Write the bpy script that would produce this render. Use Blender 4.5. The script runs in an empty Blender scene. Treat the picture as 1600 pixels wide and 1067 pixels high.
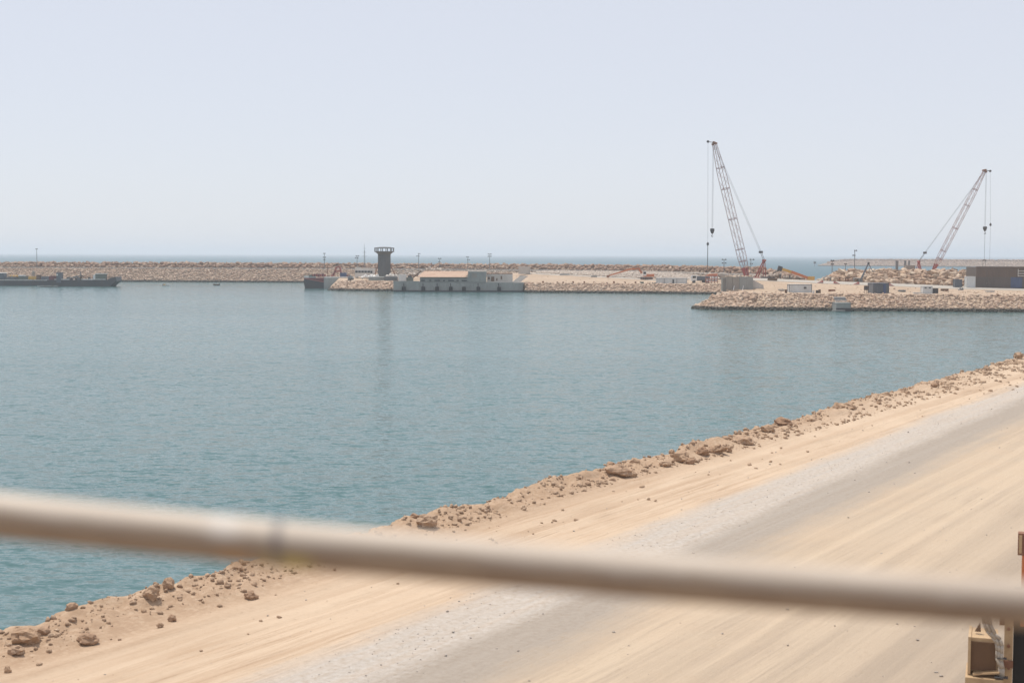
import bpy, bmesh, math, random
import numpy as np
from mathutils import Vector, Matrix, noise

# ------------------------------------------------------------------ camera, sky, sun, exposure
scene = bpy.context.scene
col = scene.collection
R = math.radians
CAM_H = 14.5
F = 50.0 / 36.0 * 1600.0            # focal length in photo pixels
PITCH = math.atan((533.5 - 397.0) / F)
ROLL = math.atan(5.0 / 1600.0)
cam_d = bpy.data.cameras.new('camera')
cam_d.lens = 50; cam_d.sensor_width = 36
cam_d.clip_start = 0.05; cam_d.clip_end = 60000
cam_d.dof.use_dof = True
cam_d.dof.focus_distance = 380
cam_d.dof.aperture_fstop = 2.7
cam = bpy.data.objects.new('camera', cam_d); col.objects.link(cam)
CM = Matrix.Translation((0, 0, CAM_H)) @ Matrix.Rotation(math.pi / 2 - PITCH, 4, 'X') @ Matrix.Rotation(ROLL, 4, 'Z')
cam.matrix_world = CM
scene.camera = cam

SUN_EL, SUN_AZ = R(69), R(-40)      # azimuth from the view direction, negative = left
world = bpy.data.worlds.new('World'); scene.world = world
world.use_nodes = True
wn = world.node_tree
sky = wn.nodes.new('ShaderNodeTexSky')
sky.sky_type = 'NISHITA'; sky.sun_disc = False
sky.sun_elevation = SUN_EL; sky.sun_rotation = SUN_AZ
sky.air_density = 0.8; sky.dust_density = 0.6; sky.ozone_density = 1.5; sky.altitude = 0
veil = wn.nodes.new('ShaderNodeMix'); veil.data_type = 'RGBA'      # high thin haze whitens the whole sky evenly
veil.inputs[0].default_value = 0.74; veil.inputs[7].default_value = (8.45, 8.6, 9.3, 1)
wn.links.new(sky.outputs[0], veil.inputs[6])
wn.links.new(veil.outputs[2], wn.nodes['Background'].inputs[0])
wn.nodes['Background'].inputs[1].default_value = 0.1
sun_d = bpy.data.lights.new('sun', 'SUN')
sun_d.energy = 3.7; sun_d.angle = R(0.6); sun_d.color = (1.0, 0.94, 0.84)
sun = bpy.data.objects.new('sun', sun_d); col.objects.link(sun)
sdir = Vector((math.sin(SUN_AZ) * math.cos(SUN_EL), math.cos(SUN_AZ) * math.cos(SUN_EL), math.sin(SUN_EL)))
sun.rotation_euler = sdir.to_track_quat('Z', 'Y').to_euler()
sun.location = (0, 0, 60)
scene.view_settings.view_transform = 'Standard'
scene.view_settings.look = 'None'
scene.view_settings.gamma = 1.0
scene.view_settings.exposure = 0.0
scene.cycles.volume_bounces = 1
scene.cycles.use_denoising = True
HAZE_DENSITY = 0.0002

# ------------------------------------------------------------------ helpers
rng = np.random.default_rng(7)
random.seed(7)
CMI = CM.to_3x3()

def ray(x, y):
    return CMI @ Vector(((x - 800) / F, -(y - 533.5) / F, -1))
def W(x, y, z=0.0):                 # pixel of the photo -> point at height z
    d = ray(x, y); t = (z - CAM_H) / d.z
    return Vector((0, 0, CAM_H)) + d * t
def WD(x, y, D):                    # pixel -> point at distance D
    d = ray(x, y); t = D / d.y
    return Vector((0, 0, CAM_H)) + d * t
def XC(x, D):
    return WD(x, 440, D).x

def interp(v, pts):
    if v <= pts[0][0]: return pts[0][1]
    for a, b in zip(pts, pts[1:]):
        if v <= b[0]:
            return a[1] + (b[1] - a[1]) * (v - a[0]) / (b[0] - a[0])
    return pts[-1][1]

class MB:
    def __init__(s): s.v = []; s.f = []
    def add(s, vs, fs):
        o = len(s.v); s.v += [tuple(p) for p in vs]; s.f += [tuple(i + o for i in f) for f in fs]; return s
    def box(s, c, d, rz=0.0, ry=0.0, taper=1.0):
        hx, hy, hz = d[0] / 2, d[1] / 2, d[2] / 2
        vs = []
        m = Matrix.Rotation(rz, 3, 'Z') @ Matrix.Rotation(ry, 3, 'Y')
        for z in (-hz, hz):
            k = taper if z > 0 else 1.0
            for x, y in ((-hx, -hy), (hx, -hy), (hx, hy), (-hx, hy)):
                vs.append(Vector(c) + m @ Vector((x * k, y * k, z)))
        return s.add(vs, [(3, 2, 1, 0), (4, 5, 6, 7), (0, 1, 5, 4), (1, 2, 6, 5), (2, 3, 7, 6), (3, 0, 4, 7)])
    def rod(s, a, b, r, r2=None, n=6, cap=True):
        a = Vector(a); b = Vector(b); r2 = r if r2 is None else r2
        d = (b - a)
        if d.length < 1e-6: return s
        d.normalize()
        up = Vector((0, 0, 1)) if abs(d.z) < 0.95 else Vector((1, 0, 0))
        u = d.cross(up).normalized(); w = d.cross(u)
        vs = []
        for p, rr in ((a, r), (b, r2)):
            for k in range(n):
                t = 2 * math.pi * (k + 0.5) / n
                vs.append(p + (u * math.cos(t) + w * math.sin(t)) * rr)
        fs = [(k, (k + 1) % n, n + (k + 1) % n, n + k) for k in range(n)]
        if cap: fs += [tuple(range(n))[::-1], tuple(range(n, 2 * n))]
        return s.add(vs, fs)
    def tube(s, pts, r, n=6):
        for a, b in zip(pts, pts[1:]): s.rod(a, b, r, n=n)
        return s
    def prism(s, outline, y0, y1):      # outline in xz, extruded along y
        n = len(outline)
        vs = [(x, y0, z) for x, z in outline] + [(x, y1, z) for x, z in outline]
        fs = [tuple(range(n)), tuple(range(n, 2 * n))[::-1]]
        fs += [(k, n + k, n + (k + 1) % n, (k + 1) % n) for k in range(n)]
        return s.add(vs, fs)
    def lathe(s, prof, n=24, c=(0, 0, 0)):   # prof (r,z)
        vs = []
        for r, z in prof:
            for k in range(n):
                t = 2 * math.pi * k / n
                vs.append((c[0] + r * math.cos(t), c[1] + r * math.sin(t), c[2] + z))
        fs = []
        for j in range(len(prof) - 1):
            for k in range(n):
                fs.append((j * n + k, j * n + (k + 1) % n, (j + 1) * n + (k + 1) % n, (j + 1) * n + k))
        fs += [tuple(range(n))[::-1], tuple(range((len(prof) - 1) * n, len(prof) * n))]
        return s.add(vs, fs)
    def blob(s, c, d, seed, n=22):      # lumpy convex heap / boulder
        r = random.Random(seed); bm = bmesh.new()
        for k in range(n):
            v = Vector((r.gauss(0, 1), r.gauss(0, 1), r.gauss(0, 1))).normalized() * r.uniform(0.8, 1.0)
            bm.verts.new((c[0] + v.x * d[0] / 2, c[1] + v.y * d[1] / 2, c[2] + v.z * d[2] / 2))
        g = bmesh.ops.convex_hull(bm, input=bm.verts)
        bmesh.ops.delete(bm, geom=[v for v in bm.verts if not v.link_faces], context='VERTS')
        bm.verts.index_update()
        s.add([v.co[:] for v in bm.verts], [[v.index for v in f.verts] for f in bm.faces])
        bm.free(); return s
    def mesh(s, name, mat):
        me = bpy.data.meshes.new(name); me.from_pydata(s.v, [], s.f); me.validate()
        bm = bmesh.new(); bm.from_mesh(me); bmesh.ops.recalc_face_normals(bm, faces=bm.faces); bm.to_mesh(me); bm.free()
        if mat: me.materials.append(mat)
        return me
    def build(s, name, mat, parent=None, smooth=False):
        me = s.mesh(name, mat)
        if smooth:
            me.polygons.foreach_set('use_smooth', [True] * len(me.polygons))
        o = bpy.data.objects.new(name, me); col.objects.link(o)
        if parent is not None: o.parent = parent
        return o

def tag(o, label=None, cat=None, group=None, kind=None):
    if label: o['label'] = label
    if cat: o['category'] = cat
    if group: o['group'] = group
    if kind: o['kind'] = kind
    return o
def thing(name, label, cat, loc, rz=0.0, group=None):
    o = bpy.data.objects.new(name, None); col.objects.link(o)
    o.empty_display_size = 0.5
    o.location = loc; o.rotation_euler = (0, 0, rz)
    return tag(o, label, cat, group)

# ------------------------------------------------------------------ materials
def new_mat(name):
    m = bpy.data.materials.new(name); m.use_nodes = True
    nt = m.node_tree; return m, nt, nt.nodes['Principled BSDF']
def N(nt, kind, **kw):
    n = nt.nodes.new('ShaderNode' + kind)
    for k, v in kw.items(): setattr(n, k, v)
    return n
def mathn(nt, op, a, b=None, c=None):
    n = N(nt, 'Math', operation=op)
    for i, v in enumerate((a, b, c)):
        if v is None: continue
        if isinstance(v, (int, float)): n.inputs[i].default_value = v
        else: nt.links.new(v, n.inputs[i])
    return n.outputs[0]
def mixc(nt, fac, a, b, mode='MIX'):
    n = N(nt, 'Mix', data_type='RGBA', blend_type=mode)
    for i, v in ((0, fac), (6, a), (7, b)):
        if isinstance(v, (int, float)): n.inputs[i].default_value = v
        elif isinstance(v, tuple): n.inputs[i].default_value = (*v[:3], 1)
        else: nt.links.new(v, n.inputs[i])
    return n.outputs[2]
def ramp(nt, fac, stops):
    n = N(nt, 'ValToRGB')
    while len(n.color_ramp.elements) < len(stops): n.color_ramp.elements.new(0.5)
    for e, (p, c) in zip(n.color_ramp.elements, stops):
        e.position = p; e.color = (c, c, c, 1) if isinstance(c, (int, float)) else (*c, 1)
    nt.links.new(fac, n.inputs[0]); return n.outputs[0]
def noisen(nt, scale, detail=4, rough=0.55, vec=None, dist=0.0):
    n = N(nt, 'TexNoise'); n.inputs['Scale'].default_value = scale
    n.inputs['Detail'].default_value = detail; n.inputs['Roughness'].default_value = rough
    n.inputs['Distortion'].default_value = dist
    if vec is not None: nt.links.new(vec, n.inputs['Vector'])
    return n.outputs['Fac']
def mapv(nt, vec, scale=(1, 1, 1), rot=(0, 0, 0), loc=(0, 0, 0)):
    n = N(nt, 'Mapping'); n.inputs['Scale'].default_value = scale
    n.inputs['Rotation'].default_value = rot; n.inputs['Location'].default_value = loc
    nt.links.new(vec, n.inputs['Vector']); return n.outputs[0]
def bump(nt, bs, h, strength, dist):
    n = N(nt, 'Bump'); n.inputs['Strength'].default_value = strength; n.inputs['Distance'].default_value = dist
    nt.links.new(h, n.inputs['Height']); nt.links.new(n.outputs[0], bs.inputs['Normal']); return n

def paint(name, c, wear=None, rough=0.6, scale=0.8, amt=0.5, metal=0.0):
    """painted / weathered surface: colour with streaky grime of its own"""
    m, nt, bs = new_mat(name)
    tc = N(nt, 'TexCoord').outputs['Object']
    a = noisen(nt, scale, 5, 0.65, mapv(nt, tc, (1, 1, 0.35)))
    b = noisen(nt, scale * 5, 4, 0.6, tc)
    f = ramp(nt, mathn(nt, 'ADD', mathn(nt, 'MULTIPLY', a, 0.7), mathn(nt, 'MULTIPLY', b, 0.3)), [(0.4, 0.0), (0.66, 1.0)])
    w = wear if wear else tuple(v * 0.62 for v in c)
    nt.links.new(mixc(nt, mathn(nt, 'MULTIPLY', f, amt), c, w), bs.inputs['Base Color'])
    bs.inputs['Roughness'].default_value = rough; bs.inputs['Metallic'].default_value = metal
    bump(nt, bs, b, 0.25, 0.02)
    return m

def rock_mat(name, cols, wet=0.7, speck=1.0):
    m, nt, bs = new_mat(name)
    geo = N(nt, 'NewGeometry'); oi = N(nt, 'ObjectInfo'); tc = N(nt, 'TexCoord')
    rnd = mathn(nt, 'FRACT', mathn(nt, 'ADD', geo.outputs['Random Per Island'], oi.outputs['Random']))
    c = ramp(nt, rnd, [(i / (len(cols) - 1), k) for i, k in enumerate(cols)])
    n = noisen(nt, 1.6 * speck, 6, 0.65, geo.outputs['Position'])
    c = mixc(nt, ramp(nt, n, [(0.35, 0.0), (0.7, 0.55)]), c, (0.20, 0.125, 0.085))
    big = noisen(nt, 0.03, 3, 0.5, geo.outputs['Position'])
    c = mixc(nt, ramp(nt, big, [(0.45, 0.0), (0.7, 0.35)]), c, (0.42, 0.33, 0.25))
    if wet:       # algae band left by the tide
        z = N(nt, 'SeparateXYZ'); nt.links.new(geo.outputs['Position'], z.inputs[0])
        zz = mathn(nt, 'ADD', z.outputs[2], mathn(nt, 'MULTIPLY', n, 0.5))
        f = ramp(nt, mathn(nt, 'DIVIDE', zz, 3.0), [(wet / 3.0, 1.0), ((wet + 0.45) / 3.0, 0.0)])
        c = mixc(nt, f, c, (0.035, 0.033, 0.026))
    nt.links.new(c, bs.inputs['Base Color']); bs.inputs['Roughness'].default_value = 0.9
    bump(nt, bs, n, 0.5, 0.12)
    return m

ROCKC = [(0.46, 0.315, 0.225), (0.58, 0.44, 0.33), (0.32, 0.195, 0.13), (0.66, 0.53, 0.41), (0.40, 0.265, 0.185), (0.55, 0.41, 0.31)]
M = {}
M['rock'] = rock_mat('armour_rock', ROCKC, wet=0.9)
M['crest'] = rock_mat('crest_rock', [(0.28, 0.16, 0.105), (0.38, 0.25, 0.175), (0.19, 0.105, 0.07), (0.48, 0.35, 0.26)], wet=0)
M['boulder'] = rock_mat('boulder_rock', [(0.46, 0.31, 0.20), (0.56, 0.43, 0.31), (0.32, 0.19, 0.12), (0.62, 0.51, 0.39), (0.42, 0.27, 0.18)], wet=0)
M['pale'] = rock_mat('pale_rock', [(0.46, 0.40, 0.34), (0.52, 0.46, 0.40), (0.40, 0.33, 0.28), (0.55, 0.50, 0.44)], wet=0.9)
M['near_rock'] = rock_mat('shore_rock', [(0.42, 0.27, 0.165), (0.50, 0.35, 0.235), (0.34, 0.205, 0.125), (0.47, 0.32, 0.21)], wet=0, speck=4)
M['clod'] = rock_mat('dry_clod', [(0.44, 0.30, 0.195), (0.54, 0.39, 0.27), (0.34, 0.22, 0.14), (0.50, 0.35, 0.235), (0.40, 0.265, 0.17)], wet=0, speck=6)
M['gravel'] = rock_mat('pale_gravel', [(0.50, 0.46, 0.42), (0.56, 0.52, 0.47), (0.44, 0.39, 0.34), (0.53, 0.48, 0.43)], wet=0, speck=8)

def sand_mat(name, c1, c2, c3, sc=0.06):
    m, nt, bs = new_mat(name)
    p = N(nt, 'NewGeometry').outputs['Position']
    a = noisen(nt, sc, 6, 0.6, p); b = noisen(nt, sc * 12, 5, 0.65, p)
    c = mixc(nt, ramp(nt, a, [(0.35, 0.0), (0.65, 1.0)]), c1, c2)
    c = mixc(nt, ramp(nt, b, [(0.5, 0.0), (0.72, 0.6)]), c, c3)
    z = N(nt, 'SeparateXYZ'); nt.links.new(p, z.inputs[0])
    c = mixc(nt, ramp(nt, mathn(nt, 'DIVIDE', z.outputs[2], 2.0), [(0.35, 1.0), (0.6, 0.0)]), c, (0.04, 0.037, 0.03))
    nt.links.new(c, bs.inputs['Base Color']); bs.inputs['Roughness'].default_value = 0.95
    bump(nt, bs, b, 0.5, 0.25)
    return m
M['sand'] = sand_mat('packed_sand', (0.37, 0.27, 0.188), (0.45, 0.34, 0.245), (0.27, 0.185, 0.125))
M['core'] = sand_mat('quarry_run', (0.23, 0.165, 0.12), (0.28, 0.205, 0.15), (0.16, 0.11, 0.078), 0.2)  # bed darkened so the shade in the gaps between stones is in its colour
M['roadgrey'] = paint('dusty_asphalt', (0.36, 0.33, 0.29), (0.42, 0.36, 0.295), 0.9, 0.2)
M['concrete'] = paint('weathered_concrete', (0.33, 0.33, 0.31), (0.19, 0.19, 0.18), 0.85, 0.35, 0.7)
M['concrete_pale'] = paint('pale_concrete', (0.52, 0.49, 0.45), (0.36, 0.33, 0.30), 0.85, 0.4, 0.6)
M['concrete_brown'] = paint('stained_concrete', (0.34, 0.30, 0.26), (0.22, 0.185, 0.155), 0.85, 0.4, 0.8)
M['rubber'] = paint('black_rubber', (0.03, 0.03, 0.032), None, 0.8)
M['dark'] = paint('dark_steel', (0.055, 0.055, 0.06), (0.10, 0.07, 0.05), 0.6)
M['grey'] = paint('grey_steel', (0.17, 0.175, 0.18), (0.11, 0.105, 0.10), 0.55, 0.5)
M['greytower'] = paint('grey_tower_paint', (0.13, 0.135, 0.14), (0.085, 0.085, 0.085), 0.6, 0.5)
M['white'] = paint('white_paint', (0.74, 0.73, 0.70), (0.50, 0.45, 0.39), 0.5)
M['cabin'] = paint('cabin_panel', (0.62, 0.64, 0.64), (0.45, 0.43, 0.40), 0.5)
M['trim'] = paint('dark_trim', (0.12, 0.125, 0.14), None, 0.5)
M['glass'] = paint('dark_window', (0.03, 0.035, 0.045), None, 0.15)
M['red'] = paint('faded_red_paint', (0.34, 0.075, 0.065), (0.22, 0.07, 0.05), 0.5)
M['redpale'] = paint('sunbleached_red', (0.46, 0.175, 0.15), (0.30, 0.10, 0.09), 0.55)
M['boom'] = paint('faded_boom_paint', (0.27, 0.115, 0.105), (0.22, 0.14, 0.13), 0.55)
M['boomlace'] = paint('bleached_boom_paint', (0.40, 0.26, 0.245), (0.30, 0.18, 0.165), 0.55)
M['orange'] = paint('orange_paint', (0.55, 0.17, 0.055), (0.38, 0.13, 0.06), 0.5)
M['yellow'] = paint('yellow_paint', (0.60, 0.36, 0.07), (0.42, 0.20, 0.06), 0.5)
M['maroon'] = paint('maroon_hull', (0.19, 0.05, 0.05), (0.06, 0.03, 0.03), 0.5)
M['hull'] = paint('dark_hull', (0.045, 0.05, 0.06), (0.09, 0.06, 0.045), 0.5)
M['hullgrey'] = paint('grey_hull', (0.33, 0.35, 0.34), (0.22, 0.20, 0.17), 0.6)
M['blue'] = paint('blue_paint', (0.06, 0.09, 0.18), None, 0.5)
M['bluegrey'] = paint('blue_grey_steel', (0.11, 0.125, 0.15), (0.09, 0.085, 0.08), 0.55)
M['green'] = paint('green_grey', (0.13, 0.15, 0.125), None, 0.6)
M['shed'] = paint('brown_cladding', (0.135, 0.09, 0.066), (0.085, 0.06, 0.046), 0.6, 0.3)
M['shed2'] = paint('slate_cladding', (0.115, 0.09, 0.076), (0.075, 0.06, 0.05), 0.6, 0.3)
M['roof'] = paint('rusty_roof', (0.42, 0.27, 0.19), (0.50, 0.37, 0.27), 0.8, 0.25, 0.8)
M['rust'] = paint('rusty_steel', (0.22, 0.10, 0.06), (0.30, 0.17, 0.10), 0.8)
M['tan'] = paint('tan_machine_paint', (0.50, 0.35, 0.20), (0.30, 0.18, 0.095), 0.6, 2.5, 0.6)
M['black'] = paint('black_void', (0.015, 0.014, 0.013), None, 0.7)
M['cable'] = paint('grey_cable', (0.46, 0.40, 0.33), (0.22, 0.17, 0.125), 0.6, 6)
M['shadebrown'] = paint('shaded_panel_brown', (0.14, 0.078, 0.042), (0.09, 0.05, 0.03), 0.8, 3)  # shade on the box's recessed front painted in as a darker brown
M['wood'] = paint('brown_boards', (0.16, 0.10, 0.065), None, 0.8)

# rail: dirty beige paint with rust and a yellow paint smear
def rail_mat():
    m, nt, bs = new_mat('worn_rail_paint')
    tc = N(nt, 'TexCoord').outputs['Object']
    a = noisen(nt, 14, 5, 0.6, tc); b2 = noisen(nt, 3.5, 3, 0.5, tc)
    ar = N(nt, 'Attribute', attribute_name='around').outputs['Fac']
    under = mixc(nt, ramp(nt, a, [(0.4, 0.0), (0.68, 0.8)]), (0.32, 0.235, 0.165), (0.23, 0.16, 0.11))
    lit_top = mixc(nt, ramp(nt, b2, [(0.42, 0.0), (0.6, 0.7)]), (0.56, 0.475, 0.39), (0.46, 0.375, 0.30))
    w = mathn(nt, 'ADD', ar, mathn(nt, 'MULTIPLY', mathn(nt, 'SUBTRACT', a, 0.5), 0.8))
    c = mixc(nt, ramp(nt, w, [(0.12, 0.0), (0.55, 1.0)]), under, lit_top)      # sunlit top and shaded underside painted into the colour
    sx = N(nt, 'SeparateXYZ'); nt.links.new(tc, sx.inputs[0])
    def patch(px, w_):
        d = mathn(nt, 'ABSOLUTE', mathn(nt, 'SUBTRACT', sx.outputs[0], (px - 800) / F * 1.30))
        d = mathn(nt, 'ADD', d, mathn(nt, 'MULTIPLY', a, w_ * 0.6))
        return ramp(nt, mathn(nt, 'DIVIDE', d, w_ * 2), [(0.3, 1.0), (0.62, 0.0)])
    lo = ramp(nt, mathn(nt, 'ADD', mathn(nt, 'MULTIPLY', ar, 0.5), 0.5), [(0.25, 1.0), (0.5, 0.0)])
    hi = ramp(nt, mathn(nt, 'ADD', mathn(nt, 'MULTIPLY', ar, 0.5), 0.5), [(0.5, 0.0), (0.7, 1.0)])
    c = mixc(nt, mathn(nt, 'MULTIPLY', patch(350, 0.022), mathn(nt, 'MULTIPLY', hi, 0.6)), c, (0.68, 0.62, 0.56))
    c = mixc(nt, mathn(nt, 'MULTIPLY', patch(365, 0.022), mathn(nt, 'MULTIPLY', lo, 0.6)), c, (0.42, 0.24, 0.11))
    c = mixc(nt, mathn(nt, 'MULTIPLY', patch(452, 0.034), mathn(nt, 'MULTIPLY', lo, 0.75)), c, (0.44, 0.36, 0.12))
    c = mixc(nt, mathn(nt, 'MULTIPLY', patch(433, 0.008), 0.7), c, (0.15, 0.13, 0.13))
    nt.links.new(c, bs.inputs['Base Color']); bs.inputs['Roughness'].default_value = 0.6
    return m
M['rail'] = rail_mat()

def sea_mat():
    """wind ripples as wave slopes: the normal is tilted by layered noise"""
    m, nt, bs = new_mat('sea_water')
    geo = N(nt, 'NewGeometry'); p = geo.outputs['Position']
    def slope(scale, sx, rz, amp, detail):
        n = N(nt, 'TexNoise'); n.inputs['Scale'].default_value = scale
        n.inputs['Detail'].default_value = detail; n.inputs['Roughness'].default_value = 0.6
        n.inputs['Distortion'].default_value = 0.25
        nt.links.new(mapv(nt, p, (sx, 1, 1), (0, 0, R(rz))), n.inputs['Vector'])
        a = N(nt, 'VectorMath', operation='SUBTRACT'); nt.links.new(n.outputs['Color'], a.inputs[0]); a.inputs[1].default_value = (.5, .5, .5)
        b = N(nt, 'VectorMath', operation='MULTIPLY'); nt.links.new(a.outputs[0], b.inputs[0]); b.inputs[1].default_value = (amp * .75, amp, 0)
        return b.outputs[0]
    def addv(a, b):
        n = N(nt, 'VectorMath', operation='ADD'); nt.links.new(a, n.inputs[0]); nt.links.new(b, n.inputs[1]); return n.outputs[0]
    sl = addv(slope(1.5, 0.42, 5, 0.95, 4), addv(slope(4.6, 0.5, -7, 0.85, 3), slope(0.33, 0.5, 9, 0.24, 2)))
    gust = noisen(nt, 0.010, 4, 0.55, mapv(nt, p, (0.3, 1, 1)))
    sc = N(nt, 'VectorMath', operation='SCALE'); nt.links.new(sl, sc.inputs[0])
    nt.links.new(ramp(nt, gust, [(0.36, 0.8), (0.58, 1.12)]), sc.inputs['Scale'])
    nn = N(nt, 'VectorMath', operation='NORMALIZE'); nt.links.new(addv(geo.outputs['Normal'], sc.outputs[0]), nn.inputs[0])
    nt.links.new(nn.outputs[0], bs.inputs['Normal'])
    deep = noisen(nt, 0.006, 3, 0.5, p)
    c = mixc(nt, ramp(nt, deep, [(0.35, 0.0), (0.65, 1.0)]), (0.056, 0.128, 0.132), (0.066, 0.143, 0.145))
    # open sea outside the breakwater: bluer, and choppy enough that its facets mirror far less of the low sky
    sy = N(nt, 'SeparateXYZ'); nt.links.new(p, sy.inputs[0])
    off = ramp(nt, mathn(nt, 'DIVIDE', mathn(nt, 'SUBTRACT', sy.outputs[1], 640), 300), [(0.0, 0.0), (1.0, 1.0)])
    c = mixc(nt, off, c, (0.075, 0.135, 0.165))
    nt.links.new(mathn(nt, 'SUBTRACT', 0.31, mathn(nt, 'MULTIPLY', off, 0.17)), bs.inputs['Specular IOR Level'])
    nt.links.new(mathn(nt, 'ADD', 0.12, mathn(nt, 'MULTIPLY', off, 0.43)), bs.inputs['Roughness'])
    nt.links.new(c, bs.inputs['Base Color'])
    bs.inputs['IOR'].default_value = 1.333
    return m
M['sea'] = sea_mat()

# ------------------------------------------------------------------ sea
S = 26000.0
sea = MB().add([(-S, -S, 0), (S, -S, 0), (S, S, 0), (-S, S, 0)], [(0, 1, 2, 3)]).build('sea', M['sea'])
tag(sea, 'grey green harbour water with small wind ripples', 'water', kind='structure')

# ------------------------------------------------------------------ rocks
def hull_template(seed, n=13):
    r = random.Random(seed); bm = bmesh.new()
    for k in range(n):
        v = Vector((r.gauss(0, 1), r.gauss(0, 1), r.gauss(0, 1))).normalized()
        v = Vector((max(-.75, min(.75, v.x)), max(-.72, min(.72, v.y)), max(-.7, min(.7, v.z)))) * r.uniform(0.8, 1.1)
        bm.verts.new(v)
    bmesh.ops.convex_hull(bm, input=bm.verts)
    bmesh.ops.delete(bm, geom=[v for v in bm.verts if not v.link_faces], context='VERTS')
    bmesh.ops.triangulate(bm, faces=bm.faces)
    bm.verts.index_update()
    V = np.array([v.co[:] for v in bm.verts]); T = np.array([[v.index for v in f.verts] for f in bm.faces])
    bm.free(); return V, T
TEMPL = [hull_template(k) for k in range(14)]

def rot_mats(n):
    q = rng.normal(size=(n, 4)); q /= np.linalg.norm(q, axis=1)[:, None]
    w, x, y, z = q.T
    return np.stack([np.stack([1 - 2 * (y * y + z * z), 2 * (x * y - z * w), 2 * (x * z + y * w)], -1),
                     np.stack([2 * (x * y + z * w), 1 - 2 * (x * x + z * z), 2 * (y * z - x * w)], -1),
                     np.stack([2 * (x * z - y * w), 2 * (y * z + x * w), 1 - 2 * (x * x + y * y)], -1)], 1)

def rock_field(name, pts, sizes, mat, parent=None, flat=0.8):
    """many small stones joined into one mesh"""
    pts = np.asarray(pts, float); sizes = np.asarray(sizes, float); n = len(pts)
    which = rng.integers(0, len(TEMPL), n); Rm = rot_mats(n)
    Vs, Ts, off = [], [], 0
    for k, (tv, tt) in enumerate(TEMPL):
        idx = np.where(which == k)[0]
        if not len(idx): continue
        sc = sizes[idx][:, None] * rng.uniform(0.7, 1.25, (len(idx), 3)) * 0.62
        v = tv[None] * sc[:, None, :]
        v = np.einsum('nij,nkj->nki', Rm[idx], v); v[:, :, 2] *= flat
        v += pts[idx][:, None, :]
        t = tt[None] + (off + np.arange(len(idx)) * len(tv))[:, None, None]
        Vs.append(v.reshape(-1, 3)); Ts.append(t.reshape(-1, 3)); off += len(idx) * len(tv)
    V = np.concatenate(Vs); T = np.concatenate(Ts)
    me = bpy.data.meshes.new(name)
    me.vertices.add(len(V)); me.vertices.foreach_set('co', V.ravel())
    me.loops.add(T.size); me.loops.foreach_set('vertex_index', T.ravel().astype(np.int32))
    me.polygons.add(len(T)); me.polygons.foreach_set('loop_start', np.arange(0, T.size, 3, dtype=np.int32))
    me.update(calc_edges=True); me.validate()
    me.materials.append(mat)
    o = bpy.data.objects.new(name, me); col.objects.link(o)
    if parent: o.parent = parent
    o['kind'] = 'stuff'
    return o

def grid_mesh(name, P, mat, parent=None, smooth=True):
    """P: rows x cols x 3"""
    nr, nc = P.shape[:2]
    idx = np.arange(nr * nc).reshape(nr, nc)
    q = np.stack([idx[:-1, :-1], idx[:-1, 1:], idx[1:, 1:], idx[1:, :-1]], -1).reshape(-1, 4)
    me = bpy.data.meshes.new(name); me.from_pydata(P.reshape(-1, 3).tolist(), [], q.tolist())
    bm = bmesh.new(); bm.from_mesh(me)
    bmesh.ops.recalc_face_normals(bm, faces=bm.faces)
    if sum(f.normal.z for f in bm.faces) < 0: bmesh.ops.reverse_faces(bm, faces=bm.faces)
    bm.to_mesh(me); bm.free()
    if smooth: me.polygons.foreach_set('use_smooth', [True] * len(me.polygons))
    me.materials.append(mat)
    o = bpy.data.objects.new(name, me); col.objects.link(o)
    if parent: o.parent = parent
    return o

# ------------------------------------------------------------------ main breakwater
BWD = [(-500, 720), (0, 716), (460, 704), (700, 690), (830, 672), (1000, 640), (1070, 600), (1110, 568), (1200, 540), (1275, 520)]
def bw_d(px): return interp(px, BWD)
BWP = [(-4, -2), (0, 0), (10, 6.6), (15.5, 6.7), (17, 7.0), (20, 8.7), (25, 8.8), (42, -2)]
def bw_z(px, u):
    z = interp(u, BWP)
    k = interp(px, [(1190, 1.0), (1225, 0.83), (1262, 0.6), (1272, 0.0)])
    return -2 + (z + 2) * k
cols_ = list(np.arange(-500, 1276, 12.0))
us = [-4, 0, 2.5, 5, 7.5, 10, 12.5, 15.5, 17, 18.5, 20, 22.5, 25, 30, 36, 42]
P = np.array([[(XC(px, bw_d(px) + u), bw_d(px) + u, bw_z(px, u) + (0 if 9 < u < 16 else noise.noise((px * .07, u * .3, 0)) * .3)) for px in cols_] for u in us])
bw = grid_mesh('main_breakwater', P, M['core'])
tag(bw, 'long rubble breakwater of tan stone closing off the harbour', 'breakwater', kind='structure')
def bw_scatter(n, p0, p1, u0, u1, smin, smax, dz=0.0):
    pts, sz = [], []
    for k in range(n):
        px = random.uniform(p0, p1); u = random.uniform(u0, u1); s = smin * .6 + (smax * 1.15 - smin * .6) * random.random() ** 2
        D = bw_d(px) + u
        pts.append((XC(px, D), D, bw_z(px, u) + dz * s)); sz.append(s)
    return pts, sz
p1, s1 = bw_scatter(13000, -200, 620, -0.5, 10, 0.65, 1.3)
rock_field('slope_stones', p1, s1, M['rock'], bw)
p1, s1 = bw_scatter(8000, 620, 1270, -0.5, 10, 0.65, 1.3)
rock_field('slope_stones', p1, s1, M['pale'], bw)
p1, s1 = bw_scatter(5200, -200, 1268, 17, 25.5, 1.0, 2.3, 0.1)
rock_field('crest_boulders', p1, s1, M['crest'], bw)
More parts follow.
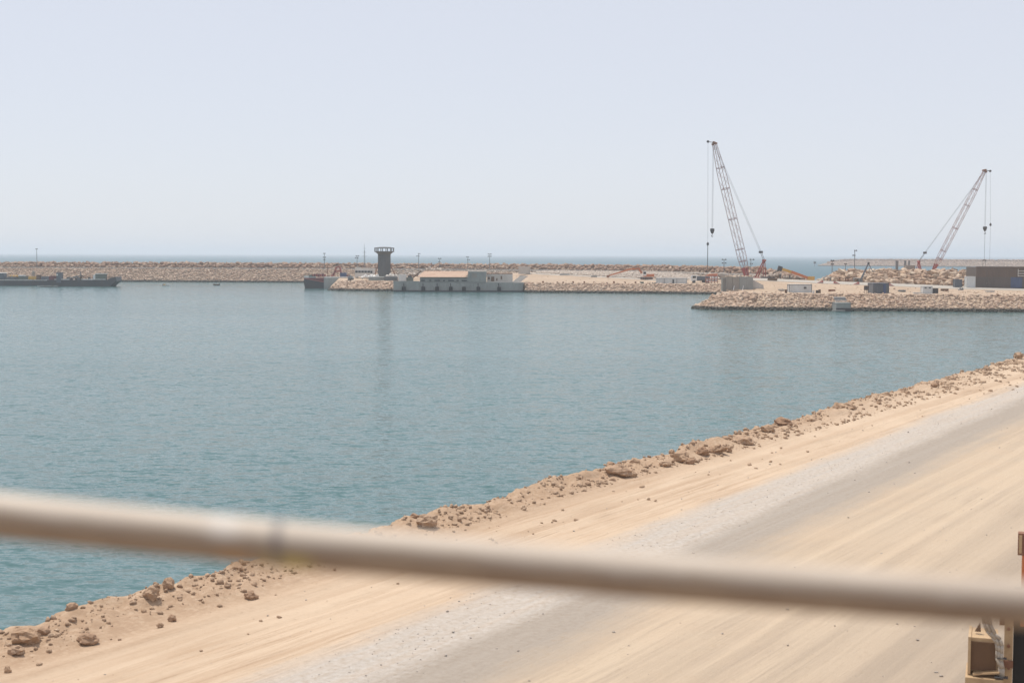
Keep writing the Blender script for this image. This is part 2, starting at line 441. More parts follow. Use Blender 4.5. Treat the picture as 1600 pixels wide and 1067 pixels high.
# pale road kerb along the bench
kb = MB()
ks = [(XC(px, bw_d(px) + 10.4), bw_d(px) + 10.4) for px in np.arange(-300, 1190, 20)]
for a, b in zip(ks, ks[1:]):
    c = Vector(((a[0] + b[0]) / 2, (a[1] + b[1]) / 2, 6.85)); L = math.hypot(b[0] - a[0], b[1] - a[1])
    kb.box(c, (L - 0.1, 0.9, 0.5), rz=math.atan2(b[1] - a[1], b[0] - a[0]))
kb.build('kerb', M['concrete_pale'], bw)

# ------------------------------------------------------------------ far breakwater on the right
fx0, fx1 = 1278, 1760
cols_ = list(np.arange(fx0 - 8, fx1, 10.0))
def fb(px, u):
    z = interp(u, [(-5, -2), (0, 0), (16, 7.2), (22, 7.3), (26, 8.0), (30, 8.0), (50, -2)])
    return -2 + (z + 2) * interp(px, [(1270, 0.0), (1284, 0.45), (1304, 0.85), (1330, 1.0)])
def fbd(px): return interp(px, [(1270, 1880), (1760, 1700)])
us = [-5, 0, 5, 10, 16, 22, 26, 30, 40, 50]
P = np.array([[(XC(px, fbd(px) + u), fbd(px) + u, fb(px, u) + noise.noise((px * .3, u * .2, 5)) * .5) for px in cols_] for u in us])
fbw = grid_mesh('far_breakwater', P, M['core'])
tag(fbw, 'hazy outer breakwater on the horizon behind the right crane', 'breakwater', kind='structure')
pts, sz = [], []
for k in range(3000):
    px = random.uniform(fx0, fx1); u = random.uniform(-1, 16)
    D = fbd(px) + u; pts.append((XC(px, D), D, fb(px, u))); sz.append(random.uniform(1.0, 2.2))
rock_field('slope_stones', pts, sz, M['rock'], fbw)
pts, sz = [], []
for k in range(1800):
    px = random.uniform(fx0 + 14, fx1); u = random.uniform(22, 30)
    D = fbd(px) + u; pts.append((XC(px, D), D, fb(px, u) + .5)); sz.append(random.uniform(1.6, 3.2))
rock_field('crest_boulders', pts, sz, M['crest'], fbw)

# ------------------------------------------------------------------ harbour mole (middle) and spit (right)
MOLE_D0 = [(500, 558), (515, 556), (600, 549), (612, 549), (816, 549), (824, 536), (1050, 526), (1110, 520), (1200, 515)]
def mole_z(px, D):
    d0 = interp(px, MOLE_D0); u = D - d0
    z = interp(u, [(-4, -2), (0, 0), (7, 3.4), (12, 3.5), (79, 6.2), (130, 6.4), (170, 6.0)])
    cut = interp(px, [(770, 48), (835, 120), (1200, 170)])
    if u > cut: z = max(-2, z - (u - cut) * 0.55)
    k = interp(px, [(505, 0.0), (512, 0.3), (530, 1.0)])
    return -2 + (z + 2) * k
cols_ = list(np.arange(503, 535, 3.0)) + list(np.arange(536, 1201, 6.0))
us = [-4, 0, 1.5, 3, 5, 7, 9, 12, 18, 26, 36, 44, 48, 54, 60, 70, 79, 90, 110, 130, 170]
def mole_n(px, u): return (noise.noise((px * .05, u * .08, 2)) * .22 if u > 9 else 0)
P = np.array([[(XC(px, interp(px, MOLE_D0) + u), interp(px, MOLE_D0) + u, mole_z(px, interp(px, MOLE_D0) + u) + mole_n(px, u)) for px in cols_] for u in us])
mole = grid_mesh('harbour_mole', P, M['sand'])
tag(mole, 'sandy mole with stone edge behind the quay wall', 'mole', kind='structure')
def mole_scatter(n, p0, p1, u0, u1, smin, smax):
    pts, sz = [], []
    for k in range(n):
        px = random.uniform(p0, p1); u = random.uniform(u0, u1)
        D = interp(px, MOLE_D0) + u
        pts.append((XC(px, D), D, mole_z(px, D))); sz.append(smin * .6 + (smax * 1.25 - smin * .6) * random.random() ** 2)
    return pts, sz
a1, b1 = mole_scatter(1700, 508, 616, -0.6, 7.2, 0.7, 1.5)
a2, b2 = mole_scatter(3800, 817, 1140, -0.6, 7.2, 0.6, 1.3)
rock_field('slope_stones', a1 + a2, b1 + b2, M['rock'], mole)
a1, b1 = mole_scatter(420, 520, 1120, 7, 75, 0.15, 0.5)
rock_field('scattered_stones', a1, b1, M['boulder'], mole)
# pale access track and the rough stone ground behind it
def track_d(px): return interp(px, [(826, 612), (1030, 558), (1075, 552)])
tp_ = [[(XC(px, track_d(px) + w_), track_d(px) + w_, mole_z(px, track_d(px) + w_) + mole_n(px, track_d(px) + w_ - interp(px, MOLE_D0)) + .06) for px in np.arange(826, 1072, 5.0)] for w_ in (-1, 3, 6.5)]
grid_mesh('access_track', np.array(tp_), M['roadgrey'], mole)
pts, sz = [], []
for k in range(4200):
    px = random.uniform(838, 1128); d0 = track_d(px) + 7.5; D = random.uniform(d0, bw_d(px) + 2)
    if D < d0: continue
    if 1000 < px < 1030 and D < 574: continue
    pts.append((XC(px, D), D, mole_z(px, D))); sz.append(random.uniform(0.6, 1.7))
rock_field('rubble_ground', pts, sz, M['pale'], mole)

def spit_d0(px): return interp(px, [(1075, 377), (1100, 373), (1600, 364), (1800, 360)])
def road_z(px): return interp(px, [(1140, 7.5), (1200, 7.2), (1300, 6.4), (1400, 5.75), (1500, 5.0), (1600, 4.6), (1800, 4.5)])
def spit_z(px, D):
    d0 = spit_d0(px); rz = road_z(px)
    mk = interp(px, [(1272, 0.0), (1290, 0.45), (1312, 1.0)])
    mound = 8.8
    back = interp(px, [(1140, 4.4), (1800, 4.6)])
    prof = [(d0 - 4, -2), (d0, 0), (d0 + 8, 4.0), (d0 + 14, 4.1), (d0 + 30, 4.25),
            (420, rz - 0.45), (441, rz - 0.02), (445, rz - 0.1 if mk > 0 else rz - 0.6), (456, (rz - 1.2) + (mound - rz + 1.2) * mk), (462, (rz - 2.0) + (mound - rz + 2.0) * mk),
            (474, back + 0.8 * mk), (520, back), (548, -2)]
    z = interp(D, prof)
    tip = interp(px, [(1076, 0.0), (1084, 0.34), (1100, 0.58), (1122, 0.93), (1138, 1.0)])
    if px < 1134:
        z2 = interp(D, [(d0 - 4, -2), (d0, 0), (d0 + 8, 4.0), (d0 + 16, 4.2), (d0 + 20, 3.6), (d0 + 30, -2), (600, -2)])
        z = z2
    return -2 + (z + 2) * tip
cols_ = list(np.arange(1074, 1130, 4.0)) + [1131, 1133.9, 1134.1, 1136] + list(np.arange(1140, 1780, 6.0))
def spit_rows(px):
    d0 = spit_d0(px)
    return [d0 - 4, d0, d0 + 2, d0 + 4, d0 + 6, d0 + 8, d0 + 11, d0 + 14, d0 + 18, d0 + 22, d0 + 26, d0 + 30, 402, 408, 414, 420, 427, 434, 441, 445, 449, 452, 456, 459, 462, 468, 474, 490, 520, 530, 548]
def spit_n(px, D):
    d0 = spit_d0(px)
    return noise.noise((px * .08, D * .11, 9)) * .28 + noise.noise((px * .3, D * .3, 3)) * .1 if (d0 + 9 < D < 419) else 0
P = np.array([[(XC(px, D), D, spit_z(px, D) + spit_n(px, D)) for D in spit_rows(px)] for px in cols_])
P = P.transpose(1, 0, 2)
spit = grid_mesh('harbour_spit', P, M['sand'])
tag(spit, 'sandy spit with stone edge and site road on the right', 'spit', kind='structure')
# road strip lying on the spit
rp = []
for D in (420.6, 427, 434, 440.6):
    rp.append([(XC(px, D), D, spit_z(px, D) + 0.05) for px in np.arange(1142, 1778, 6.0)])
rd = grid_mesh('site_road', np.array(rp), M['roadgrey'], spit)
def spit_scatter(n, p0, p1, u0, u1, smin, smax):
    pts, sz = [], []
    for k in range(n):
        px = random.uniform(p0, p1); u = random.uniform(u0, u1)
        D = spit_d0(px) + u
        pts.append((XC(px, D), D, spit_z(px, D))); sz.append(smin * .6 + (smax * 1.25 - smin * .6) * random.random() ** 2)
    return pts, sz
a1, b1 = spit_scatter(5200, 1078, 1640, -0.8, 8.6, 0.45, 1.05)
a2, b2 = spit_scatter(420, 1084, 1180, 1.0, 11, 0.9, 1.7)
a3, b3 = spit_scatter(500, 1640, 1760, -0.8, 8.6, 0.6, 1.3)
rock_field('slope_stones', a1 + a2 + a3, b1 + b2 + b3, M['rock'], spit)
a1, b1 = spit_scatter(900, 1090, 1700, 8, 50, 0.12, 0.5)
rock_field('scattered_stones', a1, b1, M['boulder'], spit)
# large boulders of the mound, each one its own piece
bt = []
for k in range(10):
    V, T = hull_template(100 + k, 15)
    me = bpy.data.meshes.new('boulder'); me.from_pydata((V * 0.62).tolist(), [], T.tolist()); me.materials.append(M['boulder']); bt.append(me)
cells = []
for r_, D in enumerate(np.linspace(445.2, 460, 6)):
    for px in np.arange(1280 + (r_ % 2) * 3.2, 1531, 6.2 if r_ < 4 else 8.0):
        cells.append((px, D))
random.shuffle(cells)
n_part = 300
for k, (px, D) in enumerate(cells[:n_part]):
    px += random.uniform(-2, 2); DD = D + random.uniform(-0.8, 0.8)
    mk = interp(px, [(1276, 0.55), (1312, 1.0)])
    s = random.uniform(1.5, 3.0) * mk
    o = bpy.data.objects.new('boulder', bt[k % 10]); col.objects.link(o); o.parent = spit
    o.location = (XC(px, DD), DD, spit_z(px, DD) + 0.15 * s)
    o.scale = (s * random.uniform(.85, 1.3), s * random.uniform(.8, 1.1), s * random.uniform(.6, .85))
    o.rotation_euler = (random.uniform(-.5, .5), random.uniform(-.5, .5), random.uniform(0, 6.28))
pts, sz = [], []
for k in range(1000):
    px = random.uniform(1278, 1535); D = random.uniform(444.6, 464)
    pts.append((XC(px, D), D, spit_z(px, D))); sz.append(random.uniform(0.6, 1.7))
for px, D in cells[n_part:]:
    pts.append((XC(px, D), D, spit_z(px, D) + .2)); sz.append(random.uniform(1.5, 2.6))
rock_field('mound_stones', pts, sz, M['boulder'], spit)

# ------------------------------------------------------------------ near shore
ZG = 5.0
A = W(0, 985, ZG + 0.25); B = W(1592, 560, ZG + 0.25)
su = Vector((B.x - A.x, B.y - A.y, 0)).normalized(); tn = Vector((su.y, -su.x, 0))
def st(p): d = Vector((p.x - A.x, p.y - A.y, 0)); return d.dot(su), d.dot(tn)
def fbm(x, y, z=0.0, o=4):
    v = 0; a = 1.0
    for k in range(o):
        v += a * noise.noise((x, y, z)); x *= 2.03; y *= 2.03; a *= 0.5
    return v
def shore_z(s, t):
    edge = fbm(s * 0.22, 0.3, 4, 3) * 0.45 + fbm(s * 1.1, 0.7, 8, 2) * 0.14
    tt = t - edge
    if tt < 0:
        z = interp(tt, [(-12, -2.5), (-7.5, -0.6), (-0.9, 3.9), (-0.25, 4.95), (0, 5.22)])
        z += fbm(s * .8, t * .8, 1) * 0.12 * min(1, -tt)
        return z
    bh = 0.36 + 0.22 * fbm(s * 0.16, 2.2, 0, 3)
    wd = interp(s, [(0, 2.3), (30, 2.6), (70, 4.2), (120, 5.0)])
    k = max(0.0, 1 - tt / wd)
    z = ZG + bh * (k * k * (3 - 2 * k)) * 0.95
    rough = 0.5 + 1.0 * math.exp(-((tt - 0.9) / 1.0) ** 2)
    z += fbm(s * 1.1, t * 1.5, 3, 5) * 0.15 * rough * max(k, 0.06)
    # low graded windrow and tyre ruts running with the shore
    z += 0.13 * math.exp(-((t - (wd + 0.55 + 0.35 * noise.noise((s * .05, 3, 0)))) / 0.35) ** 2) * (0.45 + 0.55 * noise.noise((s * .13, 7, 0)))
    q = t + 0.25 * noise.noise((s * .03, 1, 0))
    rut = 0
    for c0, w_, dpt in ((4.1, .16, .05), (4.9, .16, .045), (5.8, .2, .05), (13.4, .25, .04), (15.2, .25, .04), (17.6, .3, .05), (19.6, .3, .045)):
        rut -= 1.9 * dpt * math.exp(-((q - c0) / w_) ** 2) * max(0, 0.4 + noise.noise((s * .07, c0 * 3, 2)))
        rut += 1.3 * dpt * math.exp(-((q - c0 - 1.7 * w_) / (w_ * .7)) ** 2) * max(0, 0.4 + noise.noise((s * .07, c0 * 3, 2)))
    z += rut + fbm(s * .25, t * 1.4, 6, 4) * 0.018
    return z
ts = list(np.arange(-12, -1.5, 0.8)) + list(np.arange(-1.5, 6.0, 0.1)) + list(np.arange(6.0, 24.0, 0.22)) + list(np.arange(24, 60, 3.0)) + [80, 120, 200, 300]
ss = [-220, -150, -100, -60, -40, -25] + list(np.arange(-16, 30, 0.16)) + list(np.arange(30, 70, 0.26)) + list(np.arange(70, 140, 0.5)) + list(np.arange(140, 200, 4)) + [260, 300]
P = np.zeros((len(ss), len(ts), 3))
for i, s in enumerate(ss):
    for j, t in enumerate(ts):
        P[i, j] = (s, t, shore_z(s, t) if t < 40 else ZG)
def shore_mat():
    m, nt, bs = new_mat('graded_sand')
    tc = N(nt, 'TexCoord').outputs['Object']
    sp = N(nt, 'SeparateXYZ'); nt.links.new(tc, sp.inputs[0])
    streak = noisen(nt, 1.0, 7, 0.62, mapv(nt, tc, (0.03, 0.9, 0.4)), 0.4)
    fine = noisen(nt, 1.0, 7, 0.68, mapv(nt, tc, (0.10, 3.4, 1.0), (0, 0, R(1.5))))
    scrape = noisen(nt, 1.0, 5, 0.7, mapv(nt, tc, (0.22, 6.5, 1.0), (0, 0, R(-3))))
    grain = noisen(nt, 5.0, 6, 0.72, tc)
    blot = noisen(nt, 0.30, 6, 0.65, tc)
    t = mathn(nt, 'ADD', mathn(nt, 'ADD', sp.outputs[1], mathn(nt, 'MULTIPLY', sp.outputs[0], 0.025)), mathn(nt, 'MULTIPLY', mathn(nt, 'SUBTRACT', streak, 0.5), 1.6))
    t = mathn(nt, 'ADD', t, mathn(nt, 'MULTIPLY', mathn(nt, 'SUBTRACT', blot, 0.5), 1.4))
    t = mathn(nt, 'ADD', t, mathn(nt, 'MULTIPLY', mathn(nt, 'SUBTRACT', grain, 0.5), 0.9))
    ruts = noisen(nt, 1.0, 3, 0.5, mapv(nt, tc, (0.012, 1.15, 0.5), (0, 0, R(1.0))), 0.5)
    patchy = ramp(nt, noisen(nt, 0.11, 4, 0.6, tc), [(0.42, 0.0), (0.6, 1.0)])
    def soft(v, lo, hi, amt): return mathn(nt, 'MULTIPLY', ramp(nt, v, [(lo, 0.0), (hi, amt)]), patchy)
    sand = mixc(nt, ramp(nt, blot, [(0.35, 0.0), (0.68, 1.0)]), (0.56, 0.428, 0.308), (0.50, 0.375, 0.265))
    sand = mixc(nt, soft(fine, 0.46, 0.62, 0.85), sand, (0.42, 0.29, 0.19))
    sand = mixc(nt, ramp(nt, ruts, [(0.54, 0.0), (0.64, 0.45)]), sand, (0.43, 0.30, 0.20))
    sand = mixc(nt, soft(scrape, 0.55, 0.64, 0.7), sand, (0.34, 0.23, 0.15))
    tan = mixc(nt, ramp(nt, ruts, [(0.40, 0.0), (0.60, 1.0)]), (0.50, 0.395, 0.288), (0.42, 0.33, 0.243))
    tan = mixc(nt, ramp(nt, blot, [(0.45, 0.0), (0.7, 0.5)]), tan, (0.49, 0.37, 0.26))
    tan = mixc(nt, soft(fine, 0.46, 0.62, 0.6), tan, (0.36, 0.28, 0.21))
    tan = mixc(nt, soft(scrape, 0.56, 0.66, 0.5), tan, (0.32, 0.245, 0.18))
    white = mixc(nt, ramp(nt, grain, [(0.38, 0.0), (0.60, 1.0)]), (0.475, 0.44, 0.405), (0.39, 0.345, 0.30))
    grey = mixc(nt, ramp(nt, grain, [(0.4, 0.0), (0.65, 0.8)]), (0.345, 0.292, 0.242), (0.29, 0.242, 0.198))
    grey = mixc(nt, ramp(nt, ruts, [(0.5, 0.0), (0.62, 0.5)]), grey, (0.38, 0.335, 0.29))
    def band(a, b): return ramp(nt, mathn(nt, 'DIVIDE', t, 30.0), [(a / 30, 0.0), (b / 30, 1.0)])
    c = mixc(nt, mathn(nt, 'MULTIPLY', band(6.8, 7.9), ramp(nt, fine, [(0.3, 1.0), (0.75, 0.55)])), sand, white)
    c = mixc(nt, band(9.2, 10.3), c, grey)
    c = mixc(nt, band(11.4, 12.9), c, tan)
    far = mixc(nt, ramp(nt, ruts, [(0.42, 0.0), (0.6, 1.0)]), (0.385, 0.305, 0.23), (0.315, 0.252, 0.194))
    c = mixc(nt, band(16.0, 21.5), c, far)
    # churned earth of the berm is a browner soil
    rub = ramp(nt, mathn(nt, 'DIVIDE', t, 6.0), [(0.30, 0.95), (0.66, 0.0)])
    c = mixc(nt, mathn(nt, 'MULTIPLY', rub, ramp(nt, grain, [(0.32, 0.35), (0.56, 1.0)])), c, (0.36, 0.238, 0.152))
    c = mixc(nt, ramp(nt, grain, [(0.56, 0.0), (0.72, 0.4)]), c, (0.34, 0.245, 0.165))
    nt.links.new(c, bs.inputs['Base Color']); bs.inputs['Roughness'].default_value = 0.95
    hh = mathn(nt, 'ADD', mathn(nt, 'MULTIPLY', grain, 0.8), mathn(nt, 'ADD', mathn(nt, 'MULTIPLY', fine, 0.8), mathn(nt, 'MULTIPLY', scrape, 0.5)))
    bump(nt, bs, hh, 0.7, 0.07)
    return m
M['shore'] = shore_mat()
shore = grid_mesh('shore_ground', P, M['shore'])
shore.location = (A.x, A.y, 0)
# local x = along the shore, local y = landward
shore.matrix_world = Matrix(((su.x, tn.x, 0, A.x), (su.y, tn.y, 0, A.y), (0, 0, 1, 0), (0, 0, 0, 1)))
tag(shore, 'graded sand and dusty haul road along the near bank', 'ground', kind='structure')
bm = bmesh.new(); bm.from_mesh(shore.data)
bmesh.ops.reverse_faces(bm, faces=bm.faces)
bm.to_mesh(shore.data); bm.free()
def shore_pt(s, t, dz=0.0):
    p = A + su * s + tn * t
    return Vector((p.x, p.y, shore_z(s, t) + dz))

# rubble (uncountable clods) lying on the berm
pts, sz = [], []
for k in range(12500):
    s = -14 + 134 * random.random() ** 1.35
    wd = interp(s, [(0, 2.3), (30, 2.6), (70, 4.2), (120, 5.0)])
    t = -0.15 + wd * 0.75 * random.random() ** 1.3 if random.random() < .93 else random.uniform(0, wd + 2.5)
    if noise.noise((s * .3, t * .45, 11)) < -0.08 and random.random() < .75: continue
    t += fbm(s * 0.22, 0.3, 4, 3) * 0.45
    z = (0.014 + 0.11 * random.random() ** 5) * (1 + s / 120)
    pts.append((s, t, shore_z(s, t) + z * .15)); sz.append(z * 1.5)
rock_field('rubble', pts, sz, M['clod'], shore)
pts, sz = [], []      # pale gravel thrown up along the haul road
for k in range(4500):
    s = -14 + 100 * random.random() ** 1.6
    t = random.gauss(8.5, 0.8) - 0.025 * s
    if noise.noise((s * .25, t * 1.2, 21)) < -0.1 and random.random() < .8: continue
    z = 0.008 + 0.026 * random.random() ** 4
    pts.append((s, t, shore_z(s, t) + z * .2)); sz.append(z * 1.5)
for k in range(900):
    s = -14 + 100 * random.random() ** 1.4; t = random.uniform(3, 22); z = 0.015 + 0.05 * random.random() ** 4
    pts.append((s, t, shore_z(s, t) + z * .2)); sz.append(z * 1.5)
rock_field('gravel', pts, sz, M['gravel'], shore)

# single stones
def rough_rock(seed, sub=2, amp=0.35, stretch=(1, 1, 1)):
    bm = bmesh.new(); bmesh.ops.create_icosphere(bm, subdivisions=sub, radius=0.5)
    o = seed * 13.7
    for v in bm.verts:
        d = v.co.normalized()
        q = Vector((round(d.x * 1.7 + noise.noise((o, d.y, d.z)) * .8) / 1.7, round(d.y * 1.7) / 1.7, round(d.z * 1.7) / 1.7))
        r = 0.5 * (1 + amp * noise.noise((d.x * 1.4 + o, d.y * 1.4, d.z * 1.4)) + amp * .5 * noise.noise((d.x * 3.7 + o, d.y * 3.7, d.z * 3.7)))
        v.co = (d * 0.75 + q * 0.25) * r
        v.co = Vector((v.co.x * stretch[0], v.co.y * stretch[1], v.co.z * stretch[2]))
    me = bpy.data.meshes.new('rock'); bm.to_mesh(me); bm.free(); me.materials.append(M['near_rock'])
    return me
big = [  # x, y of the foot, width, height in photo pixels, label
    (40, 998, 46, 24, 'wedge shaped dark brown rock with a raised tip, nearest the bottom left corner'),
    (26, 1019, 28, 15, 'low brown rock just below the wedge shaped rock at the bottom left'),
    (12, 1050, 12, 12, 'small brown rock at the left picture edge, lowest of the bank rocks'),
    (137, 1004, 36, 18, 'rounded tan rock half buried in the bank, right of the wedge shaped rock'),
    (237, 936, 28, 20, 'rounded rock on the water edge, left one of the pair below the rail'),
    (264, 928, 22, 19, 'pale topped rock on the water edge, right one of the pair below the rail'),
    (269, 970, 15, 11, 'small dark stone on the bank below the pair of edge rocks'),
    (250, 980, 12, 9, 'small stone left of and below the small dark stone on the bank'),
    (392, 935, 22, 14, 'smooth rounded stone lying on the bank under the yellow stained rail patch'),
    (667, 822, 36, 24, 'tilted reddish brown rock at the water edge just above the rail'),
    (964, 742, 46, 20, 'broad brown rock on the water edge, midway along the bank'),
    (986, 742, 15, 10, 'small dark rock touching the right side of the broad edge rock'),
    (1040, 727, 22, 10, 'flat dark rock on the water edge, left of the dark boulder cluster'),
    (1067, 720, 30, 20, 'dark brown boulder, tallest of the cluster on the water edge'),
    (1078, 724, 20, 11, 'pale stone at the foot of the tallest dark boulder'),
    (1098, 711, 22, 15, 'upright tan boulder right of the tallest dark boulder'),
    (1120, 706, 30, 14, 'brown boulder in the middle of the long edge cluster'),
    (1137, 706, 14, 11, 'small brown rock at the right end of the long edge cluster'),
    (1160, 692, 34, 15, 'wide brown rock on the water edge past the long cluster'),
    (1200, 676, 24, 11, 'low brown rock on the edge below the pale crumbling mound'),
    (1222, 664, 34, 13, 'pale sandy boulder crowning the edge in the right half'),
    (1272, 655, 30, 10, 'flat tan slab on the edge right of the pale boulder'),
    (1325, 639, 30, 11, 'pale tan boulder on the edge where the bank rises to the right'),
    (1488, 592, 14, 7, 'small dark rock alone on the far end of the bank edge'),
    (1591, 561, 16, 10, 'brown rock at the right picture edge on the far bank'),
]
for k, (x, y, w, h, lab) in enumerate(big):
    p = W(x, y, ZG + 0.2); s, t = st(p)
    mpp = (p - Vector((0, 0, CAM_H))).length / F
    z = shore_z(s, t)
    # slide along the sight line onto the real ground
    for _ in range(4):
        p = W(x, y, z); s, t = st(p); z = shore_z(s, t)
        z = max(z, 4.85)
    me = rough_rock(k + 1, 3, 0.42)
    o = bpy.data.objects.new('rock', me); col.objects.link(o)
    o.location = (p.x, p.y, z + h * mpp * 0.30)
    o.scale = (w * mpp * 0.86, w * mpp * 0.7, h * mpp * 1.0)
    o.rotation_euler = (random.uniform(-.15, .15), random.uniform(-.25, .1), random.uniform(-.5, .5))
    tag(o, lab, 'rock', 'larger rocks on the near bank')
sm = [rough_rock(50 + k, 2, 0.4) for k in range(8)]
for k in range(70):
    s = -13 + 120 * random.random() ** 1.25
    t = abs(random.gauss(0.55, 0.6)) + fbm(s * 0.22, 0.3, 4, 3) * 0.45
    d = random.uniform(0.13, 0.36) * (1 + s / 150)
    o = bpy.data.objects.new('loose_stone', sm[k % 8]); col.objects.link(o)
    o.location = shore_pt(s, t, d * 0.12); o.scale = (d * random.uniform(.9, 1.4), d * random.uniform(.8, 1.2), d * random.uniform(.6, .9))
    o.rotation_euler = (random.uniform(-.4, .4), random.uniform(-.4, .4), random.uniform(0, 6.28))
    tag(o, 'small tan stone among the rubble along the near sandy bank', 'stone', 'small stones strewn along the near bank')

# ------------------------------------------------------------------ object builders (local frame: x right, y away, z up)
def container(name, label, cat, px0, px1, ytop, ybot, D, mat, depth=2.4, door=False, window=None, rz=0.0, group=None, trim=None):
    mpp = D / F
    p = WD((px0 + px1) / 2, ybot, D); w = (px1 - px0) * mpp; h = (ybot - ytop) * mpp
    t = thing(name, label, cat, p, rz, group)
    b = MB().box((0, depth / 2, h / 2), (w - 0.16, depth - 0.16, h - 0.1))
    n = max(3, int(w / 0.55))
    for k in range(n):        # pressed ribs
        b.box((-w / 2 + 0.3 + (w - 0.6) * k / (n - 1), 0.06, h / 2), (0.16, 0.1, h - 0.3))
    b.build('wall_panel', mat, t)
    f = MB()
    for sx in (-1, 1):
        for yy in (0.07, depth - 0.07): f.box((sx * (w / 2 - 0.07), yy, h / 2), (0.14, 0.14, h))
    for zz in (0.07, h - 0.07):
        f.box((0, 0.055, zz), (w - 0.29, 0.12, 0.13))
        for sx in (-1, 1): f.box((sx * (w / 2 - 0.075), depth / 2, zz), (0.12, depth - 0.29, 0.13))
    f.build('frame', trim or mat, t)
    MB().box((0, depth / 2, h + 0.04), (w + 0.06, depth + 0.06, 0.07)).build('roof', mat if trim is None else M['white'], t)
    if door:
        d = MB().box((door[0] * w, -0.03, h * 0.42), (door[1], 0.06, h * 0.8)).build('door', door[2], t)
        MB().box((door[0] * w + door[1] * .35, -0.08, h * 0.42), (0.06, 0.05, 0.25)).build('handle', M['dark'], d)
    for wx in (window or []):
        g = MB().box((wx * w, -0.03, h * 0.66), (0.85, 0.06, 0.7)).build('window', M['white'], t)
        MB().box((wx * w - .2, -0.075, h * 0.66), (0.34, 0.03, 0.56)).build('pane', M['glass'], g)
        MB().box((wx * w + .2, -0.075, h * 0.66), (0.34, 0.03, 0.56)).build('pane', M['glass'], g)
    return t

def lamp_mast(px, ytop, label, D=None, z=6.65, tiers=((0, 1.5, 0), (5, 1.5, 0))):
    if D is None: D = bw_d(px) + 13.5
    mpp = D / F
    base = WD(px, 430, D); base.z = z
    top = WD(px, ytop, D).z
    t = thing('light_mast', label, 'light mast', base, 0, 'light masts along the breakwater')
    H = top - z
    MB().rod((0, 0, 0), (0, 0, H), 0.17, 0.10, 8).build('pole', M['grey'], t)
    MB().box((0, 0, 0.2), (0.9, 0.9, 0.4)).build('footing', M['concrete'], t)
    for dpx, wid, off in tiers:
        zz = H - dpx * mpp
        h = MB().box((off, 0, zz), (wid, 0.14, 0.12))
        h.build('cross_arm', M['grey'], t)
        for sx in (-1, 1):
            MB().box((off + sx * wid * 0.36, -0.1, zz - 0.02), (wid * 0.42, 0.55, 0.42), taper=0.7).build('floodlight', M['dark'], t)
    return t

